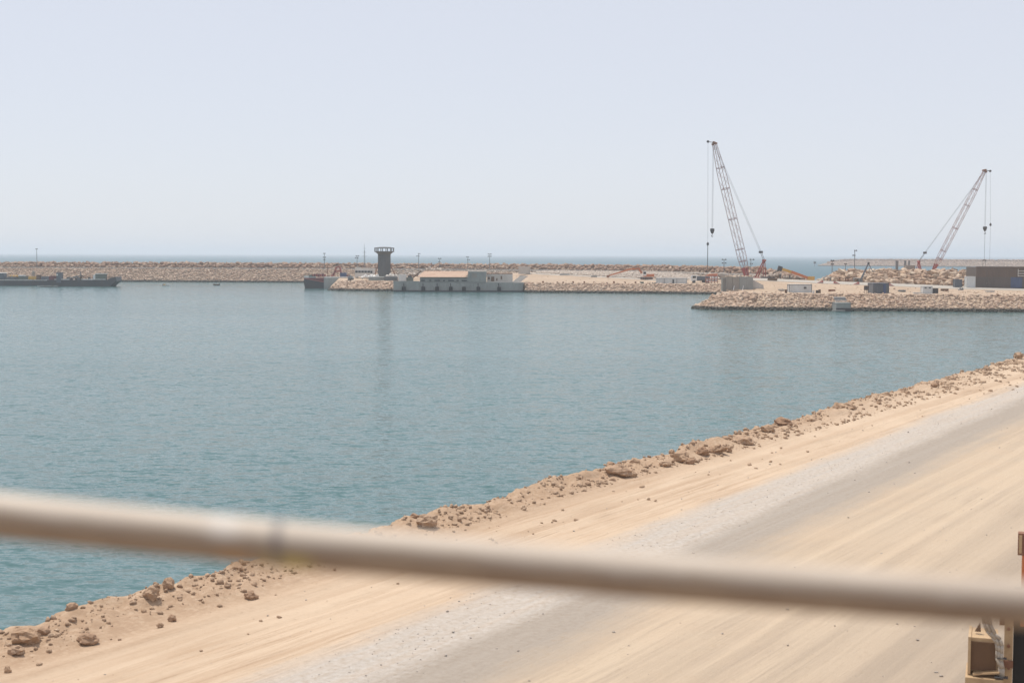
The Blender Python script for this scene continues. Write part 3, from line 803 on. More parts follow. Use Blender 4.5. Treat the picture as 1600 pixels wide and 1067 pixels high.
# ------------------------------------------------------------------ cranes
def crane(label, px_base, D, zbase, side, pts, yaw, group, mast_pts, hook, ball, spreader=None, bw_=2.1):
    """side: -1 boom leans left in the picture, +1 right; pts in photo pixels"""
    mpp = D / F
    base = WD(px_base, 440, D); base.z = zbase
    rz = math.pi - yaw if side < 0 else yaw
    t = thing('crawler_crane', label, 'crane', base, rz, group)
    cs = math.cos(yaw)
    def L(x, y, ly=0.0):
        p = WD(x, y, D)
        return Vector(((p.x - base.x) * side / cs, ly, p.z - zbase))
    # undercarriage and house
    for sy in (-1, 1):
        out = [(-4.2, .1), (-3.9, 0), (3.9, 0), (4.2, .1), (4.5, .6), (4.1, 1.15), (-4.1, 1.15), (-4.5, .6)]
        tr = MB().prism(out, sy * 2.4 - .5, sy * 2.4 + .5).build('crawler_track', M['dark'], t)
        for k in range(6): MB().rod((-3.5 + 1.4 * k, sy * 2.4 - .56, .45), (-3.5 + 1.4 * k, sy * 2.4 + .56, .45), .33, n=10).build('road_wheel', M['rust'], tr)
    MB().box((0, 0, .9), (3.6, 3.7, .8)).lathe([(1.4, 1.3), (1.4, 1.6)], 20).build('car_body', M['red'], t)
    h = MB().box((-1.6, -.2, 2.35), (6.4, 2.6, 1.5)).build('house', M['redpale'], t)
    MB().box((-5.3, -.2, 2.3), (1.2, 3.2, 1.6)).build('counterweight', M['dark'], t)
    cb = MB().box((1.5, 1.65, 2.4), (1.8, 1.05, 1.7)).build('cab', M['white'], t)
    MB().box((1.9, 1.66, 2.75), (1.05, 1.1, .7)).build('window', M['glass'], cb)
    # lattice boom
    foot, tip = L(*pts[0]), L(*pts[1])
    ax = (tip - foot); Lb = ax.length; ax.normalize()
    sd = Vector((0, 1, 0)); up = ax.cross(sd).normalized()
    def wid(s): return bw_ * interp(s, [(0, .30), (5.2, 1.0), (Lb - 9, 1.0), (Lb - 1.2, .55), (Lb, .5)])
    def C(s, a, b):
        w = wid(s) / 2
        wy = bw_ / 2 * interp(s, [(0, .95), (5, 1.0), (Lb - 9, 1.0), (Lb, .5)])
        return foot + ax * s + sd * (a * wy) + up * (b * w)
    nseg = int(Lb / 1.9); S_ = [Lb * k / nseg for k in range(nseg + 1)]
    ch = MB(); lc = MB()
    for a, b in zip(S_, S_[1:]):
        for i, j in ((-1, -1), (1, -1), (1, 1), (-1, 1)): ch.rod(C(a, i, j), C(b, i, j), .082, n=4, cap=False)
    for k, (a, b) in enumerate(zip(S_, S_[1:])):
        q = 1 if k % 2 else -1
        lc.rod(C(a, -q, -1), C(b, q, -1), .042, n=4, cap=False); lc.rod(C(a, -q, 1), C(b, q, 1), .042, n=4, cap=False)
        lc.rod(C(a, -1, -q), C(b, -1, q), .042, n=4, cap=False); lc.rod(C(a, 1, -q), C(b, 1, q), .042, n=4, cap=False)
    boom = ch.build('boom_chords', M['boom'], t); lc.build('lacing', M['boomlace'], boom)
    # foot plates and section frames
    pl = MB()
    for i in (-1, 1):
        pl.add([C(0.1, i, -1), C(0.1, i, 1), C(2.6, i, .9), C(2.6, i, -.9)], [(0, 1, 2, 3)])
        v = [C(0.1, i * 1.06, -1), C(0.1, i * 1.06, 1), C(2.6, i * 1.06, .9), C(2.6, i * 1.06, -.9)]
        pl.add(v, [(3, 2, 1, 0)])
    pl.rod(foot - sd * 1.3, foot + sd * 1.3, .25, n=10)
    pl.build('boom_foot', M['red'], t)
    for s in [4.8] + [Lb * f for f in (.2, .43, .66, .82)]:
        fr = MB()
        for (i, j), (k2, l2) in (((-1, -1), (1, -1)), ((1, -1), (1, 1)), ((1, 1), (-1, 1)), ((-1, 1), (-1, -1))):
            fr.rod(C(s, i, j), C(s, k2, l2), .095, n=4)
        fr.build('section_joint', M['boom'], t)
    hd = MB()
    for i in (-1, 1):
        hd.rod(tip + sd * i * .45, tip + ax * 1.0 + sd * i * .4, .2, n=6)
    hd.rod(tip + ax * .5 - sd * .5, tip + ax * .5 + sd * .5, .42, n=14)
    hd.rod(tip + ax * .2 - up * .6 - sd * .4, tip + ax * .2 - up * .6 + sd * .4, .3, n=12)
    hd.rod(tip + ax * .2 + up * .6 - sd * .4, tip + ax * .2 + up * .6 + sd * .4, .3, n=12)
    hd.build('boom_head', M['rust'], t)
    j0, j1 = tip + ax * .6, L(*pts[2])
    jb = MB()
    for i in (-1, 1): jb.rod(j0 + sd * i * .3, j1 + sd * i * .15, .1, n=5)
    jb.rod(j1 - sd * .25, j1 + sd * .25, .38, n=12)
    jb.build('jib', M['dark'], t)
    # gantry mast and pendants
    g = MB()
    top = L(*mast_pts[0]); f1 = L(*mast_pts[1]); f2 = L(*mast_pts[2])
    f1.z = min(f1.z, 3.0); f2.z = min(f2.z, 3.0)
    for i in (-1, 1):
        g.rod(f1 + sd * i * .9, top + sd * i * .5, .2, n=6); g.rod(f2 + sd * i * .9, top + sd * i * .5, .14, n=6)
    g.rod(top - sd * .8, top + sd * .8, .35, n=10)
    g.build('gantry', M['red'], t)
    eq = L(*mast_pts[3])
    MB().box(eq, (.9, 1.1, .7)).build('equaliser', M['dark'], t)
    pd = MB()
    for i in (-.45, .45):
        pd.rod(top + sd * i, eq + sd * i, .07, n=4); pd.rod(eq + sd * i, tip + sd * i, .036, n=4)
    pd.build('pendant_rope', M['dark'], t)
    # hoist ropes, hook block, ball
    hk = L(*hook); bl = L(*ball[:2])
    st_ = tip - up * 0.0; hr = MB()
    for i in (-.28, .28): hr.rod((hk.x, i, hk.z + .8), (hk.x, i, tip.z), .032, n=4)
    hr.build('hoist_rope', M['dark'], t)
    hb = MB().prism([(-.55, .9), (.55, .9), (.62, .3), (.2, -.7), (-.2, -.7), (-.62, .3)], -.35, .35)
    for v in range(len(hb.v)): hb.v[v] = (hb.v[v][0] + hk.x, hb.v[v][1], hb.v[v][2] + hk.z)
    hb.tube([(hk.x, 0, hk.z - .6), (hk.x, 0, hk.z - 1.1), (hk.x + .3, 0, hk.z - 1.5), (hk.x, 0, hk.z - 1.75), (hk.x - .3, 0, hk.z - 1.5)], .1)
    hb.build('hook_block', M['dark'], t)
    MB().rod((bl.x, 0, bl.z), (j1.x, 0, j1.z), .03, n=4).build('whip_rope', M['dark'], t)
    MB().lathe([(.1, -.5), (.32, -.35), (.4, 0), (.28, .35), (.1, .6)], 12, bl).build('hook_ball', M['dark'], t)
    if len(ball) > 2:
        e = L(ball[0], ball[2]); MB().rod((bl.x, 0, bl.z - .4), (bl.x, 0, e.z), ball[3], n=5).build('hanging_line', M['dark'], t)
    if spreader:
        e = L(*spreader); sp = MB().box((e.x, 0, e.z), (1.3, .5, .35))
        for i in (-.5, .5): sp.rod((e.x + i, 0, e.z), (e.x + i * 1.1, 0, e.z - 3.0), .05, n=4)
        sp.build('spreader', M['dark'], t)
        MB().rod((e.x, 0, e.z), (e.x, 0, hk.z - 1.7), .05, n=4).build('sling', M['dark'], t)
    return t
CR = 'lattice boom crawler cranes'
crane('tall red lattice crawler crane with boom leaning left beside the concrete wall', 1172, 450, 4.35, -1,
      [(1167, 431), (1122, 223), (1112.5, 218)], R(36), CR,
      [(1191.5, 407), (1181, 433), (1192, 433), (1187, 394)], (1118.5, 361), (1112, 381, 421, .11))
crane('red lattice crawler crane with boom leaning right behind the boulder mound', 1452, 500, 4.6, 1,
      [(1458, 423), (1540.5, 268), (1550, 267)], R(5), CR,
      [(1435, 409), (1440, 422), (1431, 422), (1445, 395)], (1541.5, 358), (1550.5, 351, 408, .03), (1540.5, 407), 1.6)

# ------------------------------------------------------------------ light masts
lm = [
    (58, 389, 'faint light mast at the far left of the breakwater above the barge', ((0, .9, 0),)),
    (507, 396, 'faint light mast above the moored maroon barge', ((0, 1.0, 0), (6, 1.4, 0), (10, .9, 0))),
    (558, 400, 'light mast left of the lattice antenna', ((0, 1.5, .2), (3.2, 1.6, -.2))),
    (654, 396.5, 'light mast above the left end of the tan roofed quay building', ((0, 1.0, .3), (3.6, 1.4, -.3))),
    (687, 404, 'short light mast above the middle of the tan roofed quay building', ((0, 1.5, 0), (5, .9, -.2))),
    (731, 401.5, 'light mast above the right end of the tan roofed quay building', ((0, 1.1, -.2), (4.5, 1.1, .3))),
    (765, 397, 'tall light mast right of the quay building with two dark lamp tiers', ((0, 1.7, 0), (3.5, 1.7, 0))),
    (1131, 405.5, 'light mast left of the tall crane with two lamp tiers', ((0, 1.7, 0), (5.6, 1.7, 0))),
    (1173, 405.5, 'light mast directly behind the foot of the tall crane boom', ((0, 1.7, .4), (6.5, .9, .2))),
]
for px, yt, lab, tiers in lm: lamp_mast(px, yt, lab, tiers=tiers)
lamp_mast(1300, 407, 'light mast with two lamp tiers on the left end of the boulder mound', 474, 5.0, ((0, 1.0, 0), (5.6, .9, 0)))
lamp_mast(1335, 391.5, 'tallest light mast on the boulder mound, its lamps on opposite sides', 474, 5.0, ((0, .8, .25), (7.4, .8, -.3)))
lamp_mast(1321, 412.5, 'shortest light mast on the boulder mound with a single lamp tier', 478, 5.0, ((0, .8, 0),))
# channel beacon off the far breakwater
p = W(1273, 416.5, 0); mpp = p.y / F
t = thing('channel_beacon', 'dark channel beacon standing in the sea off the far breakwater head', 'beacon', (p.x, p.y, -1))
MB().rod((0, 0, 0), (0, 0, 5.0), .35, .25, 8).build('post', M['grey'], t)
MB().box((0, 0, 5.8), (2.6, 2.6, 2.6)).build('daymark', M['dark'], t)

# ------------------------------------------------------------------ quay and quay building
QD = 543.0
qm = QD / F
def QX(px): return WD(px, 445, QD).x
def QZ(y): return WD(716, y, QD).z
q = thing('quay_wall', 'grey concrete quay wall with dark fenders along the water', 'quay', (QX(716), QD, 0))
x0 = QX(716)
def qb(mb, pa, pb, ya, yb, y0, y1):
    xa, xb = QX(pa) - x0, QX(pb) - x0
    za, zb = QZ(yb), QZ(ya)
    return mb.box(((xa + xb) / 2, (y0 + y1) / 2, (za + zb) / 2), (xb - xa, y1 - y0, zb - za))
segs = [614.5, 634, 656, 677, 698, 719, 740, 761, 782, 803]
for a, b in zip(segs, segs[1:]):
    mb = MB(); xa, xb = QX(a) - x0, QX(b) - x0; zt = QZ(440.3 if a < 655 else 441.5)
    mb.box(((xa + xb) / 2, 4.5, zt / 2 - 1), (xb - xa - .06, 9, zt + 2)).build('wall_block', M['concrete'], q)
xa, xb = QX(803) - x0, QX(818.5) - x0; zt = QZ(441.8)
MB().prism([(xa, -2), (xb - .9, -2), (xb, zt), (xa, zt)], 0.02, 9).build('wall_end', M['concrete'], q)
cp = MB()
cp.box(((QX(760) + QX(818)) / 2 - x0, .5, QZ(441.5) + .12), (QX(818) - QX(760), 1.1, .24)); cp.build('coping', M['concrete_pale'], q)
cp = MB().box(((QX(614.5) + QX(655)) / 2 - x0, .5, QZ(440.3) + .1), (QX(655) - QX(614.5), 1.1, .2)); cp.build('coping', M['concrete'], q)
MB().box(((QX(614.5) + QX(818)) / 2 - x0, -.25, .1), (QX(817) - QX(614.5), .5, 1.0)).build('weed_band', M['hull'], q)
for px in (631, 661.5, 683, 704.5, 725, 747.5, 780):
    fx = QX(px) - x0
    f = MB().prism([(fx - .75, .4), (fx + .75, .4), (fx + .65, 2.0), (fx - .65, 2.0)], -.75, -.02)
    for zz in (.75, 1.2, 1.65): f.rod((fx - .7, -.78, zz), (fx + .7, -.78, zz), .16, n=8)
    f.build('fender', M['rubber'], q)
for px in (631, 661, 683, 704, 747, 779):
    fx = QX(px) - x0
    MB().box((fx, -.08, 2.6), (.3, .16, 1.5)).build('ladder', M['dark'], q)
# long building
b = thing('quay_building', 'long low grey quay building with rusty tan pitched roof', 'building', (x0, QD, QZ(441)))
z0 = QZ(441)
def bx(pa, pb, ya, yb, y0, y1, name, mat, par=b):
    xa, xb = QX(pa) - x0, QX(pb) - x0; za, zb = QZ(yb) - z0, QZ(ya) - z0
    return MB().box(((xa + xb) / 2, (y0 + y1) / 2, (za + zb) / 2), (xb - xa, y1 - y0, zb - za)).build(name, mat, par)
bx(656, 731, 433.4, 441, .35, 8.5, 'front_wall', M['concrete'])
for a, c in ((657.5, 664), (670.5, 674), (678.5, 688), (692, 695.5), (700, 709.5), (713, 717), (721, 729.5)):
    wv = bx(a, c, 437.6, 439.4, .22, .36, 'window', M['trim'])
    bx(a + .5, c - .5, 437.9, 439.1, .15, .22, 'pane', M['glass'], wv)
for px in (666, 676, 690, 698, 711, 719): bx(px, px + 1.2, 433.8, 441, .2, .35, 'pilaster', M['concrete'])
xa, xb = QX(651.5) - x0, QX(729.5) - x0; ze = QZ(433.0) - z0; zr = ze + 2.15
rf = MB().add([(xa, -.35, ze), (xb - .6, -.35, ze), (xb + 1.2, 9.5, zr), (xa + 2.2, 9.5, zr),
               (xa, -.35, ze - .22), (xb - .6, -.35, ze - .22), (xb + 1.2, 9.5, zr - .22), (xa + 2.2, 9.5, zr - .22)],
              [(0, 1, 2, 3), (7, 6, 5, 4), (0, 4, 5, 1), (1, 5, 6, 2), (2, 6, 7, 3), (3, 7, 4, 0)]).build('roof', M['roof'], b)
for k in range(16):     # roof sheets' raised seams
    f_ = (k + .5) / 16
    xs, xe = xa + (xb - .6 - xa) * f_, xa + 2.2 + (xb + 1.2 - xa - 2.2) * f_
    MB().rod((xs, -.3, ze + .02), (xe, 9.4, zr + .02), .06, n=4).build('seam', M['roof'], rf)
bx(656, 730, 433.1, 434.3, .05, .34, 'eaves', M['wood'])
# end block and low wall
e = thing('concrete_block_house', 'tall grey concrete block closing the right end of the quay building', 'building', (x0, QD, z0))
bx(731.3, 759.5, 424.6, 441, .12, 8.9, 'wall', M['concrete'], e)
bx(730.8, 760, 424.0, 424.6, 0, 9.2, 'parapet', M['concrete_pale'], e)
bx(737, 745, 427, 434, .02, .12, 'patch', M['concrete_brown'], e)
lw = thing('retaining_wall', 'low stained concrete retaining wall with dark scrawls behind the open quay', 'wall', (x0, QD, z0))
bx(760.5, 801, 428.6, 441.2, 6.5, 8.2, 'wall_panel', M['concrete_pale'], lw)
for k, (a, c, ya, yb) in enumerate(((762, 765, 433, 437), (767, 772, 432.5, 440), (775, 777, 435, 439), (782, 784.5, 431.5, 437))):
    bx(a, c, ya, yb, 6.44, 6.5, 'stain', M['wood'], lw)
for k in range(12):
    xk = QX(762 + 3.3 * k) - x0
    MB().blob((xk, 7.5, QZ(428.4) - z0 + .1), (1.5, 1.4, 1.0), k).build('cap_stone', M['crest'], lw)
stp = thing('quay_steps', 'rough stone steps climbing right of the open quay', 'steps', (QX(811), QD + 4, QZ(441.5)))
for k in range(6): MB().box((-1.0 + .55 * k * 1.0, 1.0 + 1.4 * k, .15 + .42 * k), (3.2, 1.5, .42)).build('step', M['concrete_pale'], stp)
container('block_shelter', 'pale concrete cube shelter above the right end of the quay', 'shelter', 810, 828.5, 417, 428.3, 606, M['concrete_pale'], 3.5)

# ------------------------------------------------------------------ harbour tower
tp = WD(600.5, 437, 580); tm = 580 / F
t = thing('harbour_tower', 'dark grey cylindrical tower with an open gallery ring on top', 'tower', (tp.x, tp.y, tp.z - .4))
H = WD(600.5, 394, 580).z - tp.z + .4
MB().lathe([(2.42, 0), (2.42, H * .66), (2.5, H * .68), (2.5, H * .82), (2.42, H * .84), (2.42, H - 1.1), (2.75, H - .75), (3.75, H + .05)], 36).build('shaft', M['greytower'], t)
for k in range(22):
    a = 2 * math.pi * k / 22
    MB().rod((2.46 * math.cos(a), 2.46 * math.sin(a), .1), (2.46 * math.cos(a), 2.46 * math.sin(a), H - .3), .14, n=5).build('rib', M['greytower'], t)
MB().lathe([(3.9, H + .05), (4.05, H + .1), (4.05, H + .34), (3.9, H + .36)], 16).build('gallery_floor', M['greytower'], t)
MB().lathe([(4.05, H + 1.45), (4.1, H + 1.5), (4.1, H + 1.75), (2.2, H + 2.05), (.4, H + 2.15)], 16).build('gallery_roof', M['greytower'], t)
for k in range(12):
    a = 2 * math.pi * (k + .5) / 12
    MB().box((3.92 * math.cos(a), 3.92 * math.sin(a), H + .9), (.2, .3, 1.1), rz=a).build('gallery_post', M['greytower'], t)
for sx, dx in ((-1, 1.85), (1, 2.9)):
    MB().rod((sx * 2.45, -.3, H - WD(600, 394, 580).z + WD(600, 413.5, 580).z), (sx * (2.45 + dx), -1.2, .6), .2, n=6).build('brace', M['rust'], t)

# ------------------------------------------------------------------ site things on the mole
t = container('site_office', 'white site office with a dark window band beside the lattice antenna', 'office', 554.5, 584, 419.5, 432.5, 585, M['white'], 4)
for k in range(5):
    g = MB().box((-3.2 + 1.25 * k, -.05, 2.05), (1.05, .08, .85)).build('window', M['trim'], t)
    MB().box((-3.2 + 1.25 * k, -.11, 2.05), (.85, .04, .65)).build('pane', M['glass'], g)
MB().box((2.9, -.05, 1.95), (.8, .08, .9)).build('window', M['glass'], t)
MB().box((-2.5, 1.5, 3.6), (1.6, 1.6, .6)).build('roof_unit', M['concrete_pale'], t)
p = WD(569.5, 432.5, 591.5)
an = thing('lattice_antenna', 'slim grey lattice antenna rising beside the dark tower', 'antenna', p)
H = WD(569.5, 381, 591.5).z - p.z
for k in range(3):
    a = k * 2.094
    MB().rod((.42 * math.cos(a), .42 * math.sin(a), 0), (.16 * math.cos(a), .16 * math.sin(a), H * .8), .05, n=4).build('leg', M['grey'], an)
lc = MB()
for k in range(13):
    z1, z2 = H * .8 * k / 13, H * .8 * (k + 1) / 13
    r1, r2 = .42 - .26 * k / 13, .42 - .26 * (k + 1) / 13
    for j in range(3):
        a, c = j * 2.094, (j + 1) * 2.094
        lc.rod((r1 * math.cos(a), r1 * math.sin(a), z1), (r2 * math.cos(c), r2 * math.sin(c), z2), .04, n=3)
lc.rod((0, 0, H * .78), (0, 0, H), .07, .04, n=5)
for zf, w_ in ((.62, 1.2), (.74, .9), (.86, .7)): lc.rod((-w_, 0, H * zf), (w_, 0, H * zf), .05, n=4)
lc.build('lacing', M['grey'], an)

def heap(name, label, cat, px0, px1, ytop, ybot, D, mat, seed, depth=3.0, n=5, group=None):
    mpp = D / F; p = WD((px0 + px1) / 2, ybot, D); w = (px1 - px0) * mpp; h = (ybot - ytop) * mpp
    t = thing(name, label, cat, p, 0, group)
    r = random.Random(seed)
    for k in range(n):
        x = -w / 2 + w * (k + .5) / n; hh = h * r.uniform(.6, 1.15)
        MB().blob((x, r.uniform(0, depth * .5), hh * .38), (w / n * 1.6, depth * r.uniform(.6, 1), hh * 1.2), seed + k, 26).build('lump', mat, t)
    return t
heap('tarp_heap', 'white sheeted heap left of the tower foot', 'heap', 564, 592, 427.5, 436, 566, M['white'], 31, n=6)
heap('pale_heap', 'pale heap of sacks right of the tower foot', 'heap', 603, 621, 427, 434, 570, M['concrete_pale'], 41, n=4)
heap('orange_spoil', 'bright orange earth heap on the mole edge below the white sheets', 'heap', 552, 574, 435.5, 440.5, 560, M['boulder'], 47, n=5)
def pipe_stack(label, px0, px1, ytop, ybot, D, mat, n):
    mpp = D / F; p = WD((px0 + px1) / 2, ybot, D); w = (px1 - px0) * mpp; h = (ybot - ytop) * mpp
    t = thing('pipe_stack', label, 'pipes', p); r = h / (2 * n)
    for k in range(n):
        for j in range(2):
            MB().rod((-w / 2 + .3 * ((k + j) % 2), j * 2.1 * r, r + 2 * r * k * .95), (w / 2 - .4 * (k % 2), j * 2.1 * r, r + 2 * r * k * .95), r * .97, n=10).build('pipe', mat, t)
    return t
pipe_stack('grey pipes stacked on the mole under the white sheeted heap', 576, 600, 432, 438.5, 561, M['hullgrey'], 3)
pipe_stack('dark pipes stacked in front of the tower foot', 600, 622, 431.5, 439, 559, M['grey'], 4)
container('white_container', 'small white container at the left end of the quay', 'container', 622.5, 634.5, 429.5, 440.5, 556, M['white'], 2.6)
# generator with chute
p = WD(641, 440, 556); mpp = 556 / F
t = thing('batching_machine', 'dark machine with sloping chute beside the quay building', 'machine', p)
MB().box((-.2, 1, .9), (2.6, 2, 1.4)).build('body', M['green'], t)
MB().box((-.2, 1, 1.95), (1.7, 1.6, .7), taper=.8).build('hopper', M['dark'], t)
MB().rod((.6, .6, 1.2), (4.2, .6, 4.1), .3, n=6).build('chute', M['wood'], t)
for sx in (-1.1, .8): MB().rod((sx, .1, .32), (sx, 1.9, .32), .32, n=12).build('wheel', M['rubber'], t)
heap('rubble_heap', 'pale rubble heap behind the left end of the quay building', 'heap', 638, 656, 424, 432, 575, M['pale'], 61, 4, 5)
heap('stone_heap', 'mound of pale stone behind the tan roof', 'heap', 664, 690, 416, 424.5, 590, M['pale'], 71, 5, 6)
heap('debris_heap', 'grey heap of debris between the maroon barge and the white office', 'heap', 543, 552, 429, 438.5, 563, M['grey'], 75, 2.5, 3)

# bollards on the mole edge
blx = [(848.5, 2.2), (871, 1.5), (880, 1.6), (895.5, 2.2), (913, 2.2), (928.3, 1.8), (948.5, 1.2), (959.3, 2.6), (976.5, 2.0), (993, 2.4)]
ords = ['nearest the quay steps', 'second from the quay steps', 'third from the quay steps', 'fourth from the quay steps', 'fifth from the quay steps',
        'sixth from the quay steps', 'seventh and smallest along the mole', 'widest of the row, under the orange excavator bucket', 'ninth from the quay steps', 'last of the row, left of the crate']
for (px, hh), o_ in zip(blx, ords):
    D = interp(px, MOLE_D0) + 10.5; mpp = D / F
    x = XC(px, D); z = mole_z(px, D)
    t = thing('oil_drum', 'dark drum on the mole edge, ' + o_, 'drum', (x, D, z), 0, 'dark drums along the mole edge')
    r = .36; h = hh * mpp * 1.25
    MB().lathe([(r, 0), (r, h * .3), (r * 1.06, h * .33), (r, h * .36), (r, h * .64), (r * 1.06, h * .67), (r, h * .7), (r, h)], 14).build('drum_body', M['rust'], t)
    MB().lathe([(r * .9, h), (r * .9, h + .05)], 14).build('lid', M['dark'], t)
container('storage_crate', 'grey green crate on the mole edge left of the white cabin', 'crate', 1000, 1006, 440.6, 445.4, 538, M['green'], 1.4)
container('small_crate', 'brown crate on the mole edge beside the white cabin', 'crate', 1012, 1016.5, 441.3, 445.4, 538, M['wood'], 1.2)
heap('tyre_pile', 'dark pile of gear at the left end of the long white cabin', 'heap', 1019, 1026, 440, 445.4, 538, M['dark'], 81, 1.5, 3)
t = container('site_cabin', 'long white site cabin with dark door on the mole', 'cabin', 1026, 1073.5, 434.6, 446.2, 540, M['cabin'], 3.2, door=(.045, .62, M['glass']), trim=M['trim'])
for fx in (-.25, .16): MB().box((fx * 11.5, -.03, 1.4), (.12, .06, 2.6)).build('panel_joint', M['trim'], t)
for px, lab in ((1076.5, 'small brown box right of the long white cabin'), (1081.5, 'second small brown box right of the long white cabin')):
    container('wooden_box', lab, 'box', px - 1.3, px + 1.5, 442.8, 446.2, 538, M['wood'], .8)
# low pale slabs on the track
for px, D, lab in ((882, 600, 'flat concrete slab on the track above the drums'), (928, 585, 'smaller concrete slab on the track left of the excavator')):
    z = mole_z(px, D); tag(MB().box((0, 0, .3), (4.2 if px < 900 else 2.4, 1.6, .6), taper=.94).build('concrete_slab', M['concrete'], None), lab, 'slab').location = (XC(px, D), D, z)

# ------------------------------------------------------------------ excavators, trucks, machines
def excavator(label, px, D, z, mat, scale, boom, rz=0.0, face=-1, group=None):
    """boom: list of local (x,z) joints from the house to the bucket"""
    t = thing('excavator', label, 'excavator', (XC(px, D), D, z), rz, group)
    s = scale
    for yy in (-1.1, 1.1):
        tr = MB().prism([(-2 * s, .1 * s), (-1.8 * s, 0), (1.8 * s, 0), (2 * s, .1 * s), (2.2 * s, .45 * s), (1.9 * s, .85 * s), (-1.9 * s, .85 * s), (-2.2 * s, .45 * s)], (yy - .3) * s, (yy + .3) * s).build('track', M['dark'], t)
        for k in range(5): MB().rod(((-1.6 + .8 * k) * s, (yy - .33) * s, .36 * s), ((-1.6 + .8 * k) * s, (yy + .33) * s, .36 * s), .26 * s, n=9).build('road_wheel', M['rust'], tr)
    MB().box((-face * .5 * s, 0, 1.45 * s), (3.4 * s, 2.5 * s, .95 * s), taper=.93).build('house', mat, t)
    MB().box((-face * 2.35 * s, 0, 1.5 * s), (.7 * s, 2.5 * s, 1.0 * s)).build('counterweight', mat, t)
    cb = MB().box((face * .75 * s, -.75 * s, 2.1 * s), (1.25 * s, .95 * s, 1.5 * s), taper=.86).build('cab', M['white'], t)
    MB().box((face * .75 * s, -1.22 * s, 2.35 * s), (.9 * s, .08 * s, .8 * s)).build('window', M['glass'], cb)
    names = ['boom', 'stick', 'stick']
    w0 = .42 * s
    for k, (a, b_) in enumerate(zip(boom, boom[1:])):
        r = (.56 - .07 * k) * s
        A_, B_ = Vector((a[0], 0.1, a[1])), Vector((b_[0], 0.1, b_[1]))
        MB().rod(A_, B_, r, r * .75, n=4).build(names[min(k, 2)], mat, t)
        if k < 2:
            q_ = (A_ + B_) / 2 + Vector((0, -.32 * s, .28 * s)); MB().rod(A_ + Vector((0, -.32 * s, -.1)), q_, .09 * s, n=6).build('cylinder', M['dark'], t)
    e_ = boom[-1]
    MB().prism([(e_[0] - .5 * s, e_[1] + .15 * s), (e_[0] + .45 * s, e_[1] + .25 * s), (e_[0] + .55 * s, e_[1] - .3 * s), (e_[0] + .1 * s, e_[1] - .75 * s), (e_[0] - .5 * s, e_[1] - .55 * s)], -.45 * s, .65 * s).build('bucket', M['rust'], t)
    return t
D = 566; mpp = D / F; z = mole_z(1010, D)
def EX(px, y): pz = WD(px, y, D); return (pz.x - XC(1010, D), pz.z - z)
excavator('orange long reach excavator with arm stretched left down to the ground', 1010, D, z, M['orange'], 1.12,
          [EX(1003, 427), EX(998, 419.5), EX(985, 420.5), EX(964, 427), EX(950, 431)], 0, -1)
D = 545; z = mole_z(1090, D)
def truck(label, px, D, z, rz, cabm, bodym, kind):
    t = thing('site_truck', label, 'truck', (XC(px, D), D, z), rz, 'trucks parked on the mole')
    MB().box((0, 1.2, .95), (6.6, .9, .3)).build('chassis', M['dark'], t)
    c = MB().prism([(-3.5, .7), (-1.5, .7), (-1.5, 2.9), (-3.0, 2.9), (-3.5, 1.9)], 0, 2.4).build('cab', cabm, t)
    MB().box((-2.5, -.04, 2.25), (1.2, .08, .8)).build('window', M['glass'], c)
    MB().add([(-3.54, .2, 1.95), (-3.54, 2.2, 1.95), (-3.1, 2.2, 2.8), (-3.1, .2, 2.8)], [(0, 1, 2, 3)]).build('windscreen', M['glass'], c)
    if kind == 'tip':
        MB().prism([(-1.3, 1.15), (3.3, 1.15), (3.6, 2.4), (-1.3, 2.6)], 0, 2.4).build('tipper_body', bodym, t)
    else:
        m_ = MB().lathe([(.5, -2.1), (1.1, -1.2), (1.25, .2), (.9, 1.6), (.5, 2.3)], 18)
        mt = Matrix.Translation((1.0, 1.2, 2.25)) @ Matrix.Rotation(R(100), 4, 'Y')
        m_.v = [tuple(mt @ Vector(v)) for v in m_.v]; m_.build('mixer_drum', bodym, t)
    for xx in (-2.5, 1.2, 2.5):
        for yy in (.15, 2.25):
            w = MB().rod((xx, yy - .2, .5), (xx, yy + .2, .5), .5, n=14).build('wheel', M['rubber'], t)
            MB().rod((xx, yy - .23, .5), (xx, yy + .23, .5), .22, n=8).build('hub', M['grey'], w)
    return t
truck('white and blue site truck nearest the long white cabin', 1095, 540, mole_z(1095, 540), 0, M['white'], M['bluegrey'], 'tip')
truck('pale mixer truck parked against the concrete wall', 1127, 548, mole_z(1127, 548), math.pi * .03, M['cabin'], M['concrete_brown'], 'mix')
# steel staging between the trucks
D = 537; p = Vector((XC(1112, D), D, mole_z(1112, D)))
t = thing('steel_staging', 'rust red steel staging standing between the two trucks', 'staging', p)
for k in range(5): MB().box((-2.2 + 1.1 * k, 0, 1.4), (.22, .22, 2.8)).build('upright', M['rust'], t)
for zz in (.7, 1.7, 2.8): MB().box((0, -.16, zz), (5.0, .1, .22)).build('beam', M['redpale'], t)
for k in range(4): MB().box((-1.65 + 1.1 * k, .9, 1.15), (.8, 1.2, 1.0)).build('crate', M['cabin'], t)
for k in range(3): MB().rod((-2.0 + k * .5, .5, 3.0 + .22 * k), (2.1 + k * .2, .5, 3.05 + .22 * k), .14, n=6).build('pipe', M['orange'], t)

